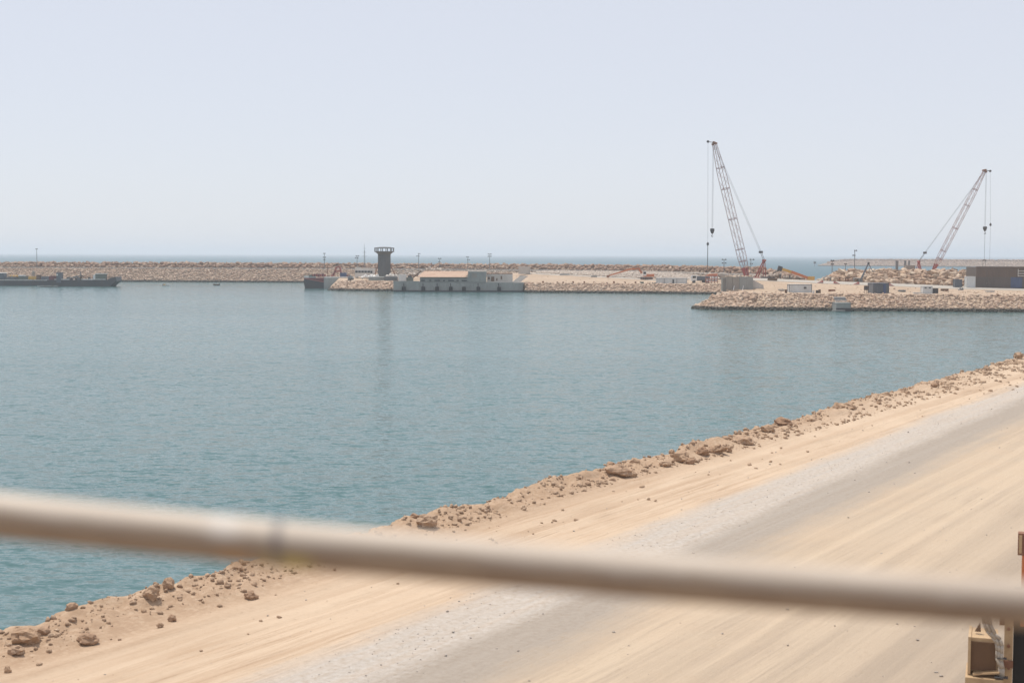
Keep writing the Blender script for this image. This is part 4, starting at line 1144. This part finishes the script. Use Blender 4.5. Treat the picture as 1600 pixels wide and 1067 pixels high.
# concrete abutment wall on the spit
D = 405.0; mpp = D / F
p = WD(1155, 456.3, D)
t = thing('concrete_abutment', 'weathered grey concrete abutment wall below the tall crane', 'wall', p)
w = 43 * mpp; h = 23.5 * mpp
nb = 4
for k in range(nb):
    MB().box((-w / 2 + w * (k + .5) / nb, 1.2, h / 2 - .3), (w / nb - .05, 2.4 - .06 * (k % 2), h + .6)).build('wall_panel', M['concrete_brown' if k < 2 else 'concrete'], t)
MB().prism([(w / 2 + .02, -.4), (w / 2 + 3.3, -.4), (w / 2 + 3.1, h * .45), (w / 2 + .02, h * .82)], .8, 2.2).build('wing_wall', M['concrete_pale'], t)
MB().box((-w / 2 - .42, 1.6, h / 2 - .2), (.8, 2.6, h)).build('side_return', M['concrete_brown'], t)
for px in (1145.2, 1159.5):
    xx = (px - 1155) * mpp; MB().rod((xx - .25, -1.6, 0), (xx + .35, -.05, 1.75), .11, n=6).build('prop', M['white'], t)
MB().box((1.0, -.6, .25), (1.3, .6, .5)).build('sill_block', M['white'], t)
for k in range(7): MB().blob((-w / 2 + .6 + k * 1.1, 1.8, h + .1), (1.3, 1.4, .7), 200 + k).build('cap_stone', M['boulder'], t)

# yellow boom machine lying on the plateau
D = 446; mpp = D / F; zb = spit_z(1245, 438)
p = Vector((XC(1245, D), D, zb - .6))
t = thing('pile_driver_leader', 'long yellow box girder propped at a slant on the site road', 'girder', p)
def GP(px, y): q = WD(px, y, D); return Vector((q.x - p.x, 0, q.z - p.z))
a, c = GP(1221, 420.3), GP(1262, 434)
MB().rod(a, GP(1236, 425), .55, .62, n=4).build('girder', M['yellow'], t)
MB().rod(GP(1236.2, 425), c, .62, .5, n=4).build('girder', M['orange'], t)
MB().box(GP(1267, 435) + Vector((0, 0, -.1)), (2.1, 1.3, 1.4)).build('end_block', M['yellow'], t)
MB().box(a + Vector((-.5, 0, .1)), (1.3, 1.2, 1.5), ry=.3).build('drive_head', M['dark'], t)
MB().rod(a + Vector((-.5, 0, -.4)), a + Vector((-2.6, .2, -1.2)), .2, n=6).build('arm', M['dark'], t)
for px, yy in ((1219, 428), (1234, 430), (1250, 434.5)):
    q = GP(px, yy); MB().rod((q.x, 0, q.z), (q.x, 0, -.2), .22, n=6).build('trestle', M['dark'], t)
heap('debris_heap', 'grey heap of scrap and blocks under the raised end of the yellow girder', 'heap', 1196, 1222, 425, 435, 450, M['pale'], 91, 4, 7)
heap('debris_heap', 'rust and grey scrap lying under the lower half of the yellow girder', 'heap', 1224, 1258, 430, 436.5, 447, M['concrete_brown'], 101, 2, 9)
D = 443; p = Vector((XC(1199, D), D, spit_z(1199, 440)))
tag(MB().box((0, 0, .25), (4.4, 1.2, .5), taper=.9).build('steel_mat', M['dark']), 'dark flat steel mat right of the tall crane mast', 'mat').location = p

# small derrick on the mound
D = 444; p = WD(1344.5, 438, D)
t = thing('derrick_arm', 'slanted dark derrick arm in front of the boulder mound', 'derrick', p)
def DP(px, y): q = WD(px, y, D); return Vector((q.x - p.x, 0, q.z - p.z))
MB().rod(DP(1345, 437), DP(1357, 411.5), .32, .22, n=6).build('arm', M['bluegrey'], t)
MB().rod(DP(1357, 411.5), DP(1364, 425), .12, n=5).build('stay', M['bluegrey'], t)
MB().box(DP(1345, 437.5), (1.0, 1.0, 1.2)).build('pedestal', M['grey'], t)
MB().rod(DP(1357, 411.5) + Vector((0, -.3, 0)), DP(1357, 411.5) + Vector((0, .3, 0)), .35, n=10).build('sheave', M['dark'], t)
# piles behind the mound
for px, yt, w_, lab in ((1401.5, 408, .5, 'thick dark steel pile behind the mound, left of three'), (1414.5, 408, .4, 'dark steel pile behind the mound, middle of three'), (1420.5, 408, .3, 'thin dark steel pile behind the mound, right of three')):
    D = 515; q = WD(px, yt, D)
    t = thing('steel_pile', lab, 'pile', (q.x, q.y, 3.5), 0, 'steel piles behind the boulder mound')
    MB().rod((0, 0, 0), (0, 0, q.z - 3.5), w_, n=12).build('pile_tube', M['grey'], t)
    MB().rod((0, 0, q.z - 3.5), (0, 0, q.z - 3.4), w_ * 1.1, n=12).build('cap', M['dark'], t)
container('dark_hut', 'low brown hut behind the mound between the piles and crane gantry', 'hut', 1416, 1430, 415, 424, 505, M['concrete_brown'], 2.5)
heap('gear_heap', 'dark heap of gear on top of the mound right of the crane boom', 'heap', 1487, 1496, 418.2, 424, 468, M['wood'], 111, 2, 3)

# wedge barriers on the road edge
for px, y, lab, fl in ((1281.5, 441, 'pale red wedge barrier on the road, leftmost of four', 1), (1308, 442.2, 'red wedge barrier on the road, second from the left', -1),
                       (1338, 443.3, 'red wedge barrier on the road, left of the blue grey container', 1), (1393, 444.6, 'red wedge barrier on the road right of the blue grey container', -1)):
    D = 421.5; z = spit_z(px, D) + .06
    t = thing('wedge_barrier', lab, 'barrier', (XC(px, D), D, z), 0, 'red wedge barriers along the site road')
    MB().prism([(-.95 * fl, 0), (.95 * fl, 0), (.95 * fl, .75), (.6 * fl, .75)], 0, .5).build('wedge', M['redpale'], t)
    MB().box((.3 * fl, .25, .08), (1.2, .7, .12)).build('foot', M['concrete_pale'], t)
# concrete pieces and pipe rack at the foot of the mound
D = 443.6
for px, w_, lab in ((1292.5, 2.4, 'grey concrete culvert piece at the left foot of the mound'), (1338, 1.8, 'grey concrete culvert piece beside the derrick arm')):
    t = thing('culvert_piece', lab, 'culvert', (XC(px, D), D, spit_z(px, D)), 0, 'culvert pieces by the mound')
    MB().box((0, .3, 1.25), (w_, 1.4, .22)).build('top_slab', M['concrete_pale'], t)
    for sx in (-1, 1): MB().box((sx * (w_ / 2 - .12), .3, .57), (.22, 1.4, 1.13)).build('side_slab', M['concrete'], t)
for px, lab in ((1312, 'short rusty post at the foot of the mound, left one'), (1321.5, 'stout rusty post at the foot of the mound, middle one'), (1325, 'short rusty post at the foot of the mound, right one')):
    t = thing('mooring_post', lab, 'post', (XC(px, D), D, spit_z(px, D)), 0, 'rusty posts by the mound')
    MB().rod((0, 0, 0), (0, 0, 1.1), .24, n=10).build('shaft', M['rust'], t); MB().rod((0, 0, 1.1), (0, 0, 1.25), .34, n=10).build('cap', M['dark'], t)

# stacked timber and blocks lying about the yard
for px, D, w_, h_, mt, lab in ((1207, 424, 2.6, .7, 'wood', 'low stack of brown timber on the road right of the tall crane'),
                               (1222, 402, 1.6, .5, 'concrete_pale', 'pale concrete block on the slope left of the grey white site cabin'),
                               (1300, 400, 1.8, .5, 'rust', 'rusty steel bundle on the sand between the site cabin and notice board'),
                               (1412, 398, 1.5, .5, 'grey', 'grey steel bundle on the sand between blue grey container and kiosk'),
                               (1476, 404, 2.2, .6, 'wood', 'brown timber stack on the sand right of the white kiosk'),
                               (1548, 398, 2.4, .45, 'concrete_pale', 'pale slab stack on the sand in front of the dark brown shed')):
    t = thing('material_stack', lab, 'stack', (XC(px, D), D, spit_z(px, D) + .02), random.uniform(-.4, .4), 'material stacks on the spit')
    for k in range(4): MB().box((random.uniform(-.1, .1), .45 * k, h_ / 2), (w_ * random.uniform(.8, 1.05), .4, h_ * random.uniform(.7, 1.1))).build('beam', M[mt], t)

# cabins and containers on the spit
Dc = 392.0
container('site_cabin', 'grey white site cabin with small window near the spit tip', 'cabin', 1232.5, 1268.5, 444.5, 460, Dc, M['cabin'], 2.5, window=[.2], trim=M['trim'])
container('shipping_container', 'blue grey shipping container with a blue stripe on the spit', 'container', 1364, 1389, 443, 461.3, 388, M['bluegrey'], 6.0)
t = [o for o in col.objects if o.get('label', '').startswith('blue grey shipping')][0]
MB().box((.95, -.02, 1.6), (.75, .05, 2.9)).build('blue_stripe', M['blue'], t)
for sx in (-1.1, .2): MB().rod((sx, -.06, .2), (sx, -.06, 2.9), .05, n=6).build('lock_bar', M['grey'], t)
container('white_kiosk', 'pale blue white kiosk right of the blue grey container', 'kiosk', 1442, 1457, 447.3, 462, 384, M['cabin'], 2.4)
t = [o for o in col.objects if o.get('label', '').startswith('pale blue white kiosk')][0]
for xx in (-.6, .55): MB().box((xx, -.04, 2.1), (.5, .06, .25)).build('vent', M['glass'], t)
container('dark_tank', 'dark square tank attached right of the white kiosk', 'tank', 1457.3, 1466, 451, 461.6, 385, M['dark'], 1.6)
D = 383.5; tag(MB().box((0, .5, .2), (2.4, 1.4, .42), taper=.92).build('concrete_slab', M['concrete_pale']), 'pale flat slab on the ground left of the white kiosk', 'slab').location = (XC(1434.5, D), D, spit_z(1434.5, D))
# notice board
D = 384; p = Vector((XC(1354, D), D, spit_z(1354, D)))
t = thing('notice_board', 'dark square board on thin legs left of the blue grey container', 'board', p)
MB().box((0, 0, 1.55), (1.35, .12, 1.2)).build('panel', M['wood'], t)
MB().box((0, -.08, 1.55), (1.15, .04, 1.0)).build('panel_face', M['dark'], t)
for sx in (-.45, 0.05, .5): MB().rod((sx, .05, -.2), (sx, .05, .96), .06, n=6).build('leg', M['wood'], t)
# drums near the cabin
for px, hh, mt, lab in ((1228.3, 1.0, 'wood', 'brown drum left of the grey white site cabin'), (1271, .75, 'white', 'white drum touching the right side of the site cabin'),
                        (1276.8, .8, 'dark', 'dark drum right of the site cabin, left of a pair'), (1280.8, 1.0, 'wood', 'brown drum right of the site cabin, right of a pair')):
    D = 386; t = thing('oil_drum', lab, 'drum', (XC(px, D), D, spit_z(px, D)), 0, 'drums beside the site cabin')
    r = .34; h = hh
    MB().lathe([(r, 0), (r, h * .3), (r * 1.06, h * .33), (r, h * .36), (r, h * .66), (r * 1.06, h * .69), (r, h)], 14).build('drum_body', M[mt], t)
    MB().lathe([(r * .88, h), (r * .88, h + .05)], 14).build('lid', M['grey'], t)

# landing stage with steps
D = 366.0; mpp = D / F; p = WD(1316, 486.5, D); p.z = 0
t = thing('landing_stage', 'small grey concrete landing stage with steps in the stone edge', 'landing', p)
zt = WD(1316, 474, D).z
w = 23 * mpp
MB().box((.2, 2.2, zt / 2 - .6), (w, 5.0, zt + 1.2)).build('block', M['concrete'], t)
MB().box((.2, 2.2, zt + .09), (w + .12, 5.1, .16)).build('deck', M['concrete'], t)
MB().box((-1.2, -1.1, .25), (3.2, 1.0, .3)).build('lower_step', M['concrete'], t)
for k in range(4): MB().box((.9, 5.0 + .75 * k, zt + .18 + .36 * k), (3.0, .8, .38)).build('step', M['concrete_pale' if k % 2 else 'grey'], t)
MB().box((.2, -.36, .35), (w + .02, .14, 1.1)).build('weed_band', M['hull'], t)
for k in range(9): MB().blob((-w / 2 - .3 + (w + .8) * k / 8, 4.6, zt + .1), (1.1, 1.2, 1.0), 500 + k).build('edge_stone', M['rock'], t)

# shed on the right
D = 434.0; mpp = D / F
p = WD(1524.5, 449.8, D)
w = 118 * mpp; h = 32.5 * mpp
t = thing('steel_shed', 'large dark brown steel shed at the right picture edge', 'shed', p)
hb_ = h * .52
MB().box((w / 2, 5, h / 2), (w - .3, 9.8, h - .1)).build('core', M['shed2'], t)
n = 26
for k in range(n):      # cladding sheets, upper and lower course
    xk = w * (k + .5) / n
    MB().box((xk, .04, hb_ + (h - hb_) / 2), (w / n - .04, .16, h - hb_)).build('cladding_sheet', M['shed'], t)
    if not (1 <= k <= 3):
        MB().box((xk, .09, hb_ / 2), (w / n - .04, .12, hb_ - .04)).build('cladding_sheet', M['blue'] if 12 <= k <= 15 else M['shed2'], t)
MB().box((w / 2, .0, h + .06), (w + .2, .4, .12)).build('roof_edge', M['wood'], t)
d = MB().box((w * 2.5 / n, .35, hb_ * .46), (w * 3 / n - .1, .1, hb_ * .9)).build('door', M['black'], t)
MB().box((w * 3.8 / n, .2, hb_ * .45), (.2, .2, .5)).build('lamp', M['white'], t)
for k in range(3): MB().box((w * .68, -.35, hb_ + .35 + .75 * k), (6.0, .12, .16)).build('rail_bar', M['white'], t)
for xx in (w * .68 - 2.9, w * .68 + 2.9): MB().box((xx, -.2, hb_ + 1.3), (.14, .14, 2.3)).build('rail_post', M['white'], t)
container('white_container', 'white grey container standing left of the dark brown shed', 'container', 1510.5, 1524, 432.5, 449.6, 431, M['cabin'], 2.4)
container('generator_box', 'dark blue grey generator box left of the white container', 'generator', 1492, 1503.5, 437, 448.8, 430, M['bluegrey'], 2.0)
heap('cable_heap', 'dark heap of cable below the generator box', 'heap', 1498, 1505, 449, 455, 412, M['grey'], 121, 1.5, 3)

# ------------------------------------------------------------------ vessels
D = 588.0; mpp = D / F
def VX(px): return WD(px, 450, D).x
p = Vector((VX(475), D, 0))
t = thing('landing_barge', 'maroon and grey moored barge at the left end of the mole', 'barge', p)
zt = WD(490, 434.2, D).z
xa = (506 - 475) * mpp; xb = (560 - 475) * mpp
MB().prism([(.5, -.8), (xa, -.8), (xa, zt * .62), (0, zt * .95), (0, zt * .5)], -.02, 7).build('hull_bottom', M['hull'], t)
MB().prism([(0, zt * .95), (xa, zt * .62), (xa, zt), (0, zt)], -.03, 7).build('hull_topside', M['maroon'], t)
MB().prism([(xa + .01, -.8), (xb, -.8), (xb, zt + .1), (xa + .01, zt + .1)], .05, 7).build('hull_side', M['hullgrey'], t)
MB().box((1.0, .2, zt + .42), (1.7, .25, .85)).build('bulwark', M['white'], t)
MB().box((3.4, .2, zt + .3), (3.0, .25, .6)).build('bulwark', M['hullgrey'], t)
MB().box(((xa + xb) / 2, .2, zt + .35), (xb - xa, .22, .3)).build('rubbing_strake', M['white'], t)
MB().tube([(.1, -.1, zt * .93), (xa, -.12, zt * .6)], .09).build('stripe', M['redpale'], t)
for k in range(7): MB().box((3.3 + .85 * k, 2.2, zt + .9 + .12 * (k % 3)), (.7, 1.0, .9 + .2 * (k % 2))).build('deck_winch', M['maroon' if k % 2 else 'red'], t)
MB().box((2.6, 2, zt + .75), (1.5, 1.6, .9)).build('deck_box', M['green'], t)
MB().rod((9.6, 2.5, zt), (9.5, 2.5, zt + 5.2), .16, .1, n=6).build('mast', M['rust'], t)
def VP(px, y, yy=2.5): q_ = WD(px, y, D); return (q_.x - p.x, yy, q_.z)
arm = [((520, 431.5), (524.5, 417.5)), ((524.5, 417.5), (530, 417)), ((530, 417), (532, 428)), ((521.5, 425), (531, 423)), ((516.5, 432), (521, 427))]
fr = MB()
for a, c in arm: fr.rod(VP(*a), VP(*c), .5, n=4); fr.rod(VP(*a, 3.8), VP(*c, 3.8), .36, n=4)
fr.build('loading_frame', M['redpale'], t)
MB().box(VP(535.5, 429.5), (2.6, 2.0, 1.7)).build('wheelhouse', M['blue'], t)
MB().box(VP(540, 431.5), (3.0, 1.6, .9)).build('deck_machine', M['maroon'], t)

D = 621.0; mpp = D / F
p = Vector((WD(0, 447, D).x, D, 0))
t = thing('flat_barge', 'dark flat work barge loaded with yellow machinery at the left picture edge', 'barge', p)
zt = WD(30, 437.4, D).z
MB().prism([(-20, -.8), (74 * mpp, -.8), (76.5 * mpp, zt * .3), (76.5 * mpp, zt), (-20, zt)], 0, 10).build('hull', M['hull'], t)
MB().box(((-20 + 74 * mpp) / 2, -.06, zt - .12), (20 + 74 * mpp, .12, .24)).build('deck_edge', M['white'], t)
def bp(pa, pb, ya, yb, y0, y1, name, mat, par):
    a_, b_ = (pa) * mpp, (pb) * mpp; za, zb = WD(30, yb, D).z, WD(30, ya, D).z
    return MB().box(((a_ + b_) / 2, (y0 + y1) / 2, (za + zb) / 2), (b_ - a_, y1 - y0, zb - za), taper=.93).build(name, mat, par)
bp(-8, 5, 427, 437, 1, 5, 'deck_house', M['bluegrey'], t); bp(-9, 5.5, 426.2, 427, .8, 5.2, 'deck_house_roof', M['white'], t)
bp(6, 25, 433, 437, 2, 5, 'deck_cargo', M['grey'], t)
for k in range(6): MB().blob(((11 + 2.4 * k) * mpp, 3, WD(30, 432, D).z), (1.6, 1.5, 1.5), 300 + k).build('sand_bag', M['yellow' if k % 2 else 'boulder'], t)
bp(27, 40, 431.5, 437, 1.2, 4, 'hopper', M['green'], t); bp(27, 36, 430, 431.5, 1.2, 4, 'hopper_lid', M['white'], t)
bp(43, 58, 432, 436.5, 1, 4, 'yellow_machine', M['yellow'], t); bp(55, 61, 429.5, 436, 1.4, 3.8, 'machine_tank', M['wood'], t)
MB().prism([(47 * mpp, WD(30, 431.5, D).z), (51.5 * mpp, WD(30, 431.5, D).z), (51 * mpp, WD(30, 424.5, D).z), (48.7 * mpp, WD(30, 423.3, D).z)], 2, 3.2).build('leaning_plate', M['concrete_brown'], t)
bp(63, 73, 432, 437, 1, 3.5, 'winch', M['bluegrey'], t)
for k in range(16):
    a_ = random.uniform(-6, 70); h_ = random.uniform(.5, 1.5)
    MB().box((a_ * mpp, random.uniform(.6, 6), zt + h_ / 2), (random.uniform(.4, 1.6), .8, h_), rz=random.uniform(-.4, .4)).build('deck_gear', M[random.choice(['wood', 'rust', 'dark', 'grey', 'white', 'yellow'])], t)
D2 = 612.0; mpp = D2 / F; D = D2
p = Vector((WD(75, 447, D).x, D, 0))
t = thing('dredger_barge', 'long dark grey dredger with raised bow and green deck box', 'barge', p)
zt = WD(130, 437.5, D).z
L_ = 107 * mpp
MB().prism([(0, -.8), (L_ * .87, -.8), (L_ * .93, zt * .25), (L_, zt * .85), (L_ * .985, zt * 1.5), (L_ * .9, zt * 1.25), (L_ * .86, zt), (0, zt)], 0, 9).build('hull', M['hull'], t)
MB().box((L_ * .66, .3, zt + .25), (L_ * .36, .4, .28)).build('deck_pipe', M['white'], t)
MB().box((L_ * .2, .3, zt + .2), (L_ * .22, .3, .3)).build('deck_pipe', M['white'], t)
def dp(pa, pb, ya, yb, y0, y1, name, mat):
    a_, b_ = (pa - 75) * mpp, (pb - 75) * mpp; za, zb = WD(130, yb, D).z, WD(130, ya, D).z
    return MB().box(((a_ + b_) / 2, (y0 + y1) / 2, (za + zb) / 2), (b_ - a_, y1 - y0, zb - za)).build(name, mat, t)
wh = dp(88.5, 95.5, 426, 442, -.3, 3, 'wheelhouse', M['bluegrey'])
MB().box(((90 - 75) * mpp, -.35, WD(130, 429.7, D).z), (.7, .1, .7)).build('window', M['white'], wh)
dp(76, 88, 431.5, 437.5, .5, 3, 'engine_casing', M['maroon'])
dp(148, 163.5, 428.2, 436.3, 1, 4, 'deck_box', M['green']); dp(144.5, 148, 429.5, 436.3, 1, 3.5, 'deck_locker', M['cabin'])
dp(147, 165, 427.5, 428.2, .9, 4.1, 'deck_box_lid', M['white'])
for k, (a, c) in enumerate((((112, 436), (124, 430)), ((118, 436), (128, 431)), ((124, 424.5), (125, 436)), ((125, 430), (135, 437)), ((104, 436), (119, 431)))):
    q1, q2 = WD(a[0], a[1], D), WD(c[0], c[1], D)
    MB().rod((q1.x - p.x, 1.5, q1.z), (q2.x - p.x, 1.5, q2.z), .22, n=5).build('dredge_arm', M['wood' if k % 2 else 'grey'], t)
for k in range(18):
    a_ = random.uniform(97, 165); h_ = random.uniform(.4, 1.3)
    MB().box(((a_ - 75) * mpp, random.uniform(.6, 6), zt + h_ / 2), (random.uniform(.3, 1.4), .7, h_), rz=random.uniform(-.4, .4)).build('deck_gear', M[random.choice(['wood', 'rust', 'dark', 'grey', 'dark'])], t)
for k in range(6): MB().rod(((166 + 2.3 * k - 75) * mpp, 1, zt), ((166 + 2.3 * k - 75) * mpp, 1, zt + 1.4 + .3 * (k % 2)), .1, n=5).build('stanchion', M['wood'], t)

def small_boat(label, px, y, wpx, hullm, inm, rz, extra=None):
    p = W(px, y, 0); mpp = p.y / F; w = wpx * mpp
    t = thing('small_boat', label, 'boat', (p.x, p.y, 0), rz, None)
    prof = [(-.5, .34), (-.42, .46), (0, .5), (.3, .36), (.5, .02)]
    vs, fs = [], []
    for x, hw in prof:
        zt = .55 + .35 * max(0, x)
        vs += [(x * w, -hw * w * .38, zt), (x * w, -hw * w * .26, -.2), (x * w, hw * w * .26, -.2), (x * w, hw * w * .38, zt)]
    for k in range(len(prof) - 1):
        a = 4 * k; fs += [(a, a + 1, a + 5, a + 4), (a + 1, a + 2, a + 6, a + 5), (a + 2, a + 3, a + 7, a + 6)]
    fs += [(0, 1, 2, 3), (16, 17, 18, 19)]
    MB().add(vs, fs).build('hull', hullm, t)
    vs2 = [(x * w * .96, s_ * hw * w * .36, .42) for x, hw in prof for s_ in (-1, 1)]
    MB().add(vs2, [(2 * k, 2 * k + 1, 2 * k + 3, 2 * k + 2) for k in range(4)]).build('deck', inm, t)
    for xx in (-.25, .08): MB().box((xx * w, 0, .55), (.3, w * .3, .1)).build('thwart', M['wood'], t)
    if extra: MB().box((-.3 * w, 0, .75), (w * .26, w * .2, .5)).build('deck_locker', extra, t)
    MB().box((-.53 * w, 0, .5), (.3, .3, .9)).build('outboard_motor', M['dark'], t)
    return t
small_boat('white open boat with yellow gear alone on the harbour water', 260, 447.5, 10, M['white'], M['yellow'], 0, M['yellow'])
small_boat('brown open boat on the water right of the white boat', 338, 446, 10, M['wood'], M['rust'], math.pi * .94, None)
small_boat('pale grey speedboat lying alongside the dark flat barge', 74, 448.6, 32, M['hullgrey'], M['white'], math.pi, None)

# ------------------------------------------------------------------ machine at the bottom right corner
D = 24.0; mpp = D / F
def MP(x, y, dy=0.0): q_ = WD(x, y, D + dy); return q_
base = MP(1560, 1067); base.z = ZG
t = thing('construction_machine', 'tan steel construction machine with grey cables cut off by the bottom right corner', 'machine', base)
yaw_ = math.atan2(base.x, base.y); t.rotation_euler = (0, 0, -yaw_); rinv = Matrix.Rotation(yaw_, 3, 'Z')
def ml(x, y, dy=0.0):
    d_ = ray(x, y); nrm = Vector((math.sin(yaw_), math.cos(yaw_), 0)); k_ = base.dot(nrm) / d_.dot(nrm)
    return rinv @ (Vector((0, 0, CAM_H)) + d_ * k_ - base)
def mbx(xa, xb, ya, yb, y0, y1, name, mat, par=t):
    a_, b_ = ml(xa, ya), ml(xb, yb)
    return MB().box(((a_.x + b_.x) / 2, (y0 + y1) / 2, (a_.z + b_.z) / 2), (b_.x - a_.x, y1 - y0, a_.z - b_.z)).build(name, mat, par)
bo = mbx(1514, 1558, 996, 1052, .06, .75, 'control_box', M['tan'])
mbx(1516, 1556, 1002, 1050, .03, .06, 'recess_panel', M['shadebrown'], bo)
mbx(1513, 1516, 994, 1052, -.02, .78, 'side_plate', M['tan'], bo)
lowz = ml(1540, 1056).z
lb = MB().box((ml(1538, 1056).x, .3, lowz - .9), (.62, .95, 1.8)).build('lower_housing', M['tan'], t)
MB().box((ml(1549, 1056).x, -.2, lowz - .62), (.36, .1, 1.0)).build('opening', M['black'], lb)
MB().prism([(ml(1520, 1050).x, lowz + .02), (ml(1562, 1050).x, lowz + .09), (ml(1562, 1050).x, lowz + .12), (ml(1520, 1050).x, lowz + .05)], -.1, .5).build('cover_plate', M['tan'], t)
pc = ml(1576, 1000)
MB().box((pc.x, .3, (ml(1576, 948).z) / 2), (.14, .3, ml(1576, 948).z)).build('post', M['tan'], t)
MB().box((pc.x - .02, .12, ml(1576, 1040).z), (.2, .05, .12)).build('bracket', M['rust'], t)
MB().box((pc.x + .2, .5, ml(1576, 930).z / 2), (.24, .5, ml(1576, 930).z)).build('side_plate', M['black'], t)
for yy in (985, 1012, 1046):
    q_ = ml(1576, yy); MB().rod((q_.x, .1, q_.z), (q_.x, .16, q_.z), .03, n=6).build('bolt', M['rust'], t)
MB().box((pc.x + 1.85, 1.4, 2.1), (2.8, 2.2, 2.6)).build('body', M['tan'], t)
MB().box((pc.x + 1.6, 1.4, .55), (3.2, 2.4, .4)).build('chassis', M['dark'], t)
for xx in (.6, 2.6):
    for yy in (.35, 2.45): MB().rod((pc.x + xx, yy - .22, .55), (pc.x + xx, yy + .22, .55), .55, n=18).build('wheel', M['rubber'], t)
MB().box((ml(1540, 1060).x + .25, .4, .35), (1.4, 1.2, .3)).build('foot_plate', M['dark'], t)
MB().box((ml(1540, 1060).x, .4, lowz / 2 - .8), (.3, .3, max(.2, lowz - 1.4))).build('leg', M['tan'], t)
cx = [((1536, 960), (1537, 972), (1542, 984), (1551, 994), (1557, 1003), (1558, 1015), (1557.5, 1026), (1562, 1040), (1563, 1056)),
      ((1541, 958), (1542, 972), (1548, 986), (1557, 996), (1561, 1006), (1562, 1016), (1561, 1028), (1565, 1042), (1565, 1056)),
      ((1546, 958), (1548, 974), (1555, 988), (1563, 996), (1566, 1006), (1565.5, 1018), (1565, 1030), (1567.5, 1042), (1567, 1056))]
for k, c in enumerate(cx):
    MB().tube([ml(*q_) + Vector((0, -.05 - .02 * k, 0)) for q_ in c], .028 + .004 * (k == 1), 8).build('cable', M['cable'], t, smooth=True)
MB().rod(ml(1546, 958), ml(1560, 968) + Vector((0, .3, 0)), .03, n=6).build('cable', M['dark'], t)
mbx(1554, 1575, 1053.5, 1056.5, -.16, -.02, 'clamp', M['dark'])
mbx(1558, 1573, 1025, 1026.8, -.14, -.02, 'clamp', M['dark'])
q_ = ml(1527.5, 986)
MB().prism([(q_.x - .05, q_.z - .08), (q_.x + .05, q_.z - .08), (q_.x + .035, q_.z + .08)], .3, .36).build('lug', M['wood'], t)
mbx(1562, 1590, 966, 990, .5, .9, 'valve_block', M['rust'])
mbx(1591, 1606, 833, 868, 0, .2, 'lamp_bracket', M['rust'])
mbx(1592.5, 1596.5, 836, 864, -.03, 0, 'bracket_slot', M['tan'])
mbx(1597, 1606, 868, 980, .02, .2, 'mast', M['orange'])

# ------------------------------------------------------------------ rail right in front of the camera
RAIL_D = 1.30
def rail_pt(x): return WD(x, 806 + 0.104 * x - 0.0000112 * x * x, RAIL_D)
mid = rail_pt(800)
t = thing('guard_rail', 'blurred dirty beige pipe hand rail crossing the foreground with a yellow stain', 'rail', mid, 0)
pts = [rail_pt(x) - mid for x in np.linspace(-900, 2500, 60)]
vs, fs, uvz = [], [], []
nr = 32
for p_ in pts:
    for k in range(nr):
        a = 2 * math.pi * k / nr
        vs.append((p_.x, p_.y + .0213 * math.cos(a), p_.z + .0213 * math.sin(a))); uvz.append(math.sin(a))
for i_ in range(len(pts) - 1):
    for k in range(nr):
        fs.append((i_ * nr + k, i_ * nr + (k + 1) % nr, (i_ + 1) * nr + (k + 1) % nr, (i_ + 1) * nr + k))
fs += [tuple(range(nr)), tuple(range((len(pts) - 1) * nr, len(pts) * nr))]
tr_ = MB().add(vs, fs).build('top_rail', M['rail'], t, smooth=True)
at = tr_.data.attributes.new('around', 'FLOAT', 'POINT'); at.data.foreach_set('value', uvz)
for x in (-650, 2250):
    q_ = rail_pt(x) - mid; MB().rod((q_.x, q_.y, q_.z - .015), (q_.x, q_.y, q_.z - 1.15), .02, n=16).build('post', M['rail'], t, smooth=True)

# ------------------------------------------------------------------ haze
HS = 26500.0
hz = MB().box((0, 0, 28.5), (2 * HS, 2 * HS, 65)).build('haze', None)
m = bpy.data.materials.new('haze_air'); m.use_nodes = True
nt = m.node_tree; nt.nodes.clear()
out = nt.nodes.new('ShaderNodeOutputMaterial'); pv = nt.nodes.new('ShaderNodeVolumePrincipled')
pv.inputs['Color'].default_value = (0.90, 0.94, 1.0, 1); pv.inputs['Density'].default_value = HAZE_DENSITY
pv.inputs['Anisotropy'].default_value = 0.3
nt.links.new(pv.outputs[0], out.inputs['Volume'])
hz.data.materials.append(m)
tag(hz, 'thin pale sea haze over the whole harbour', 'haze', kind='stuff')
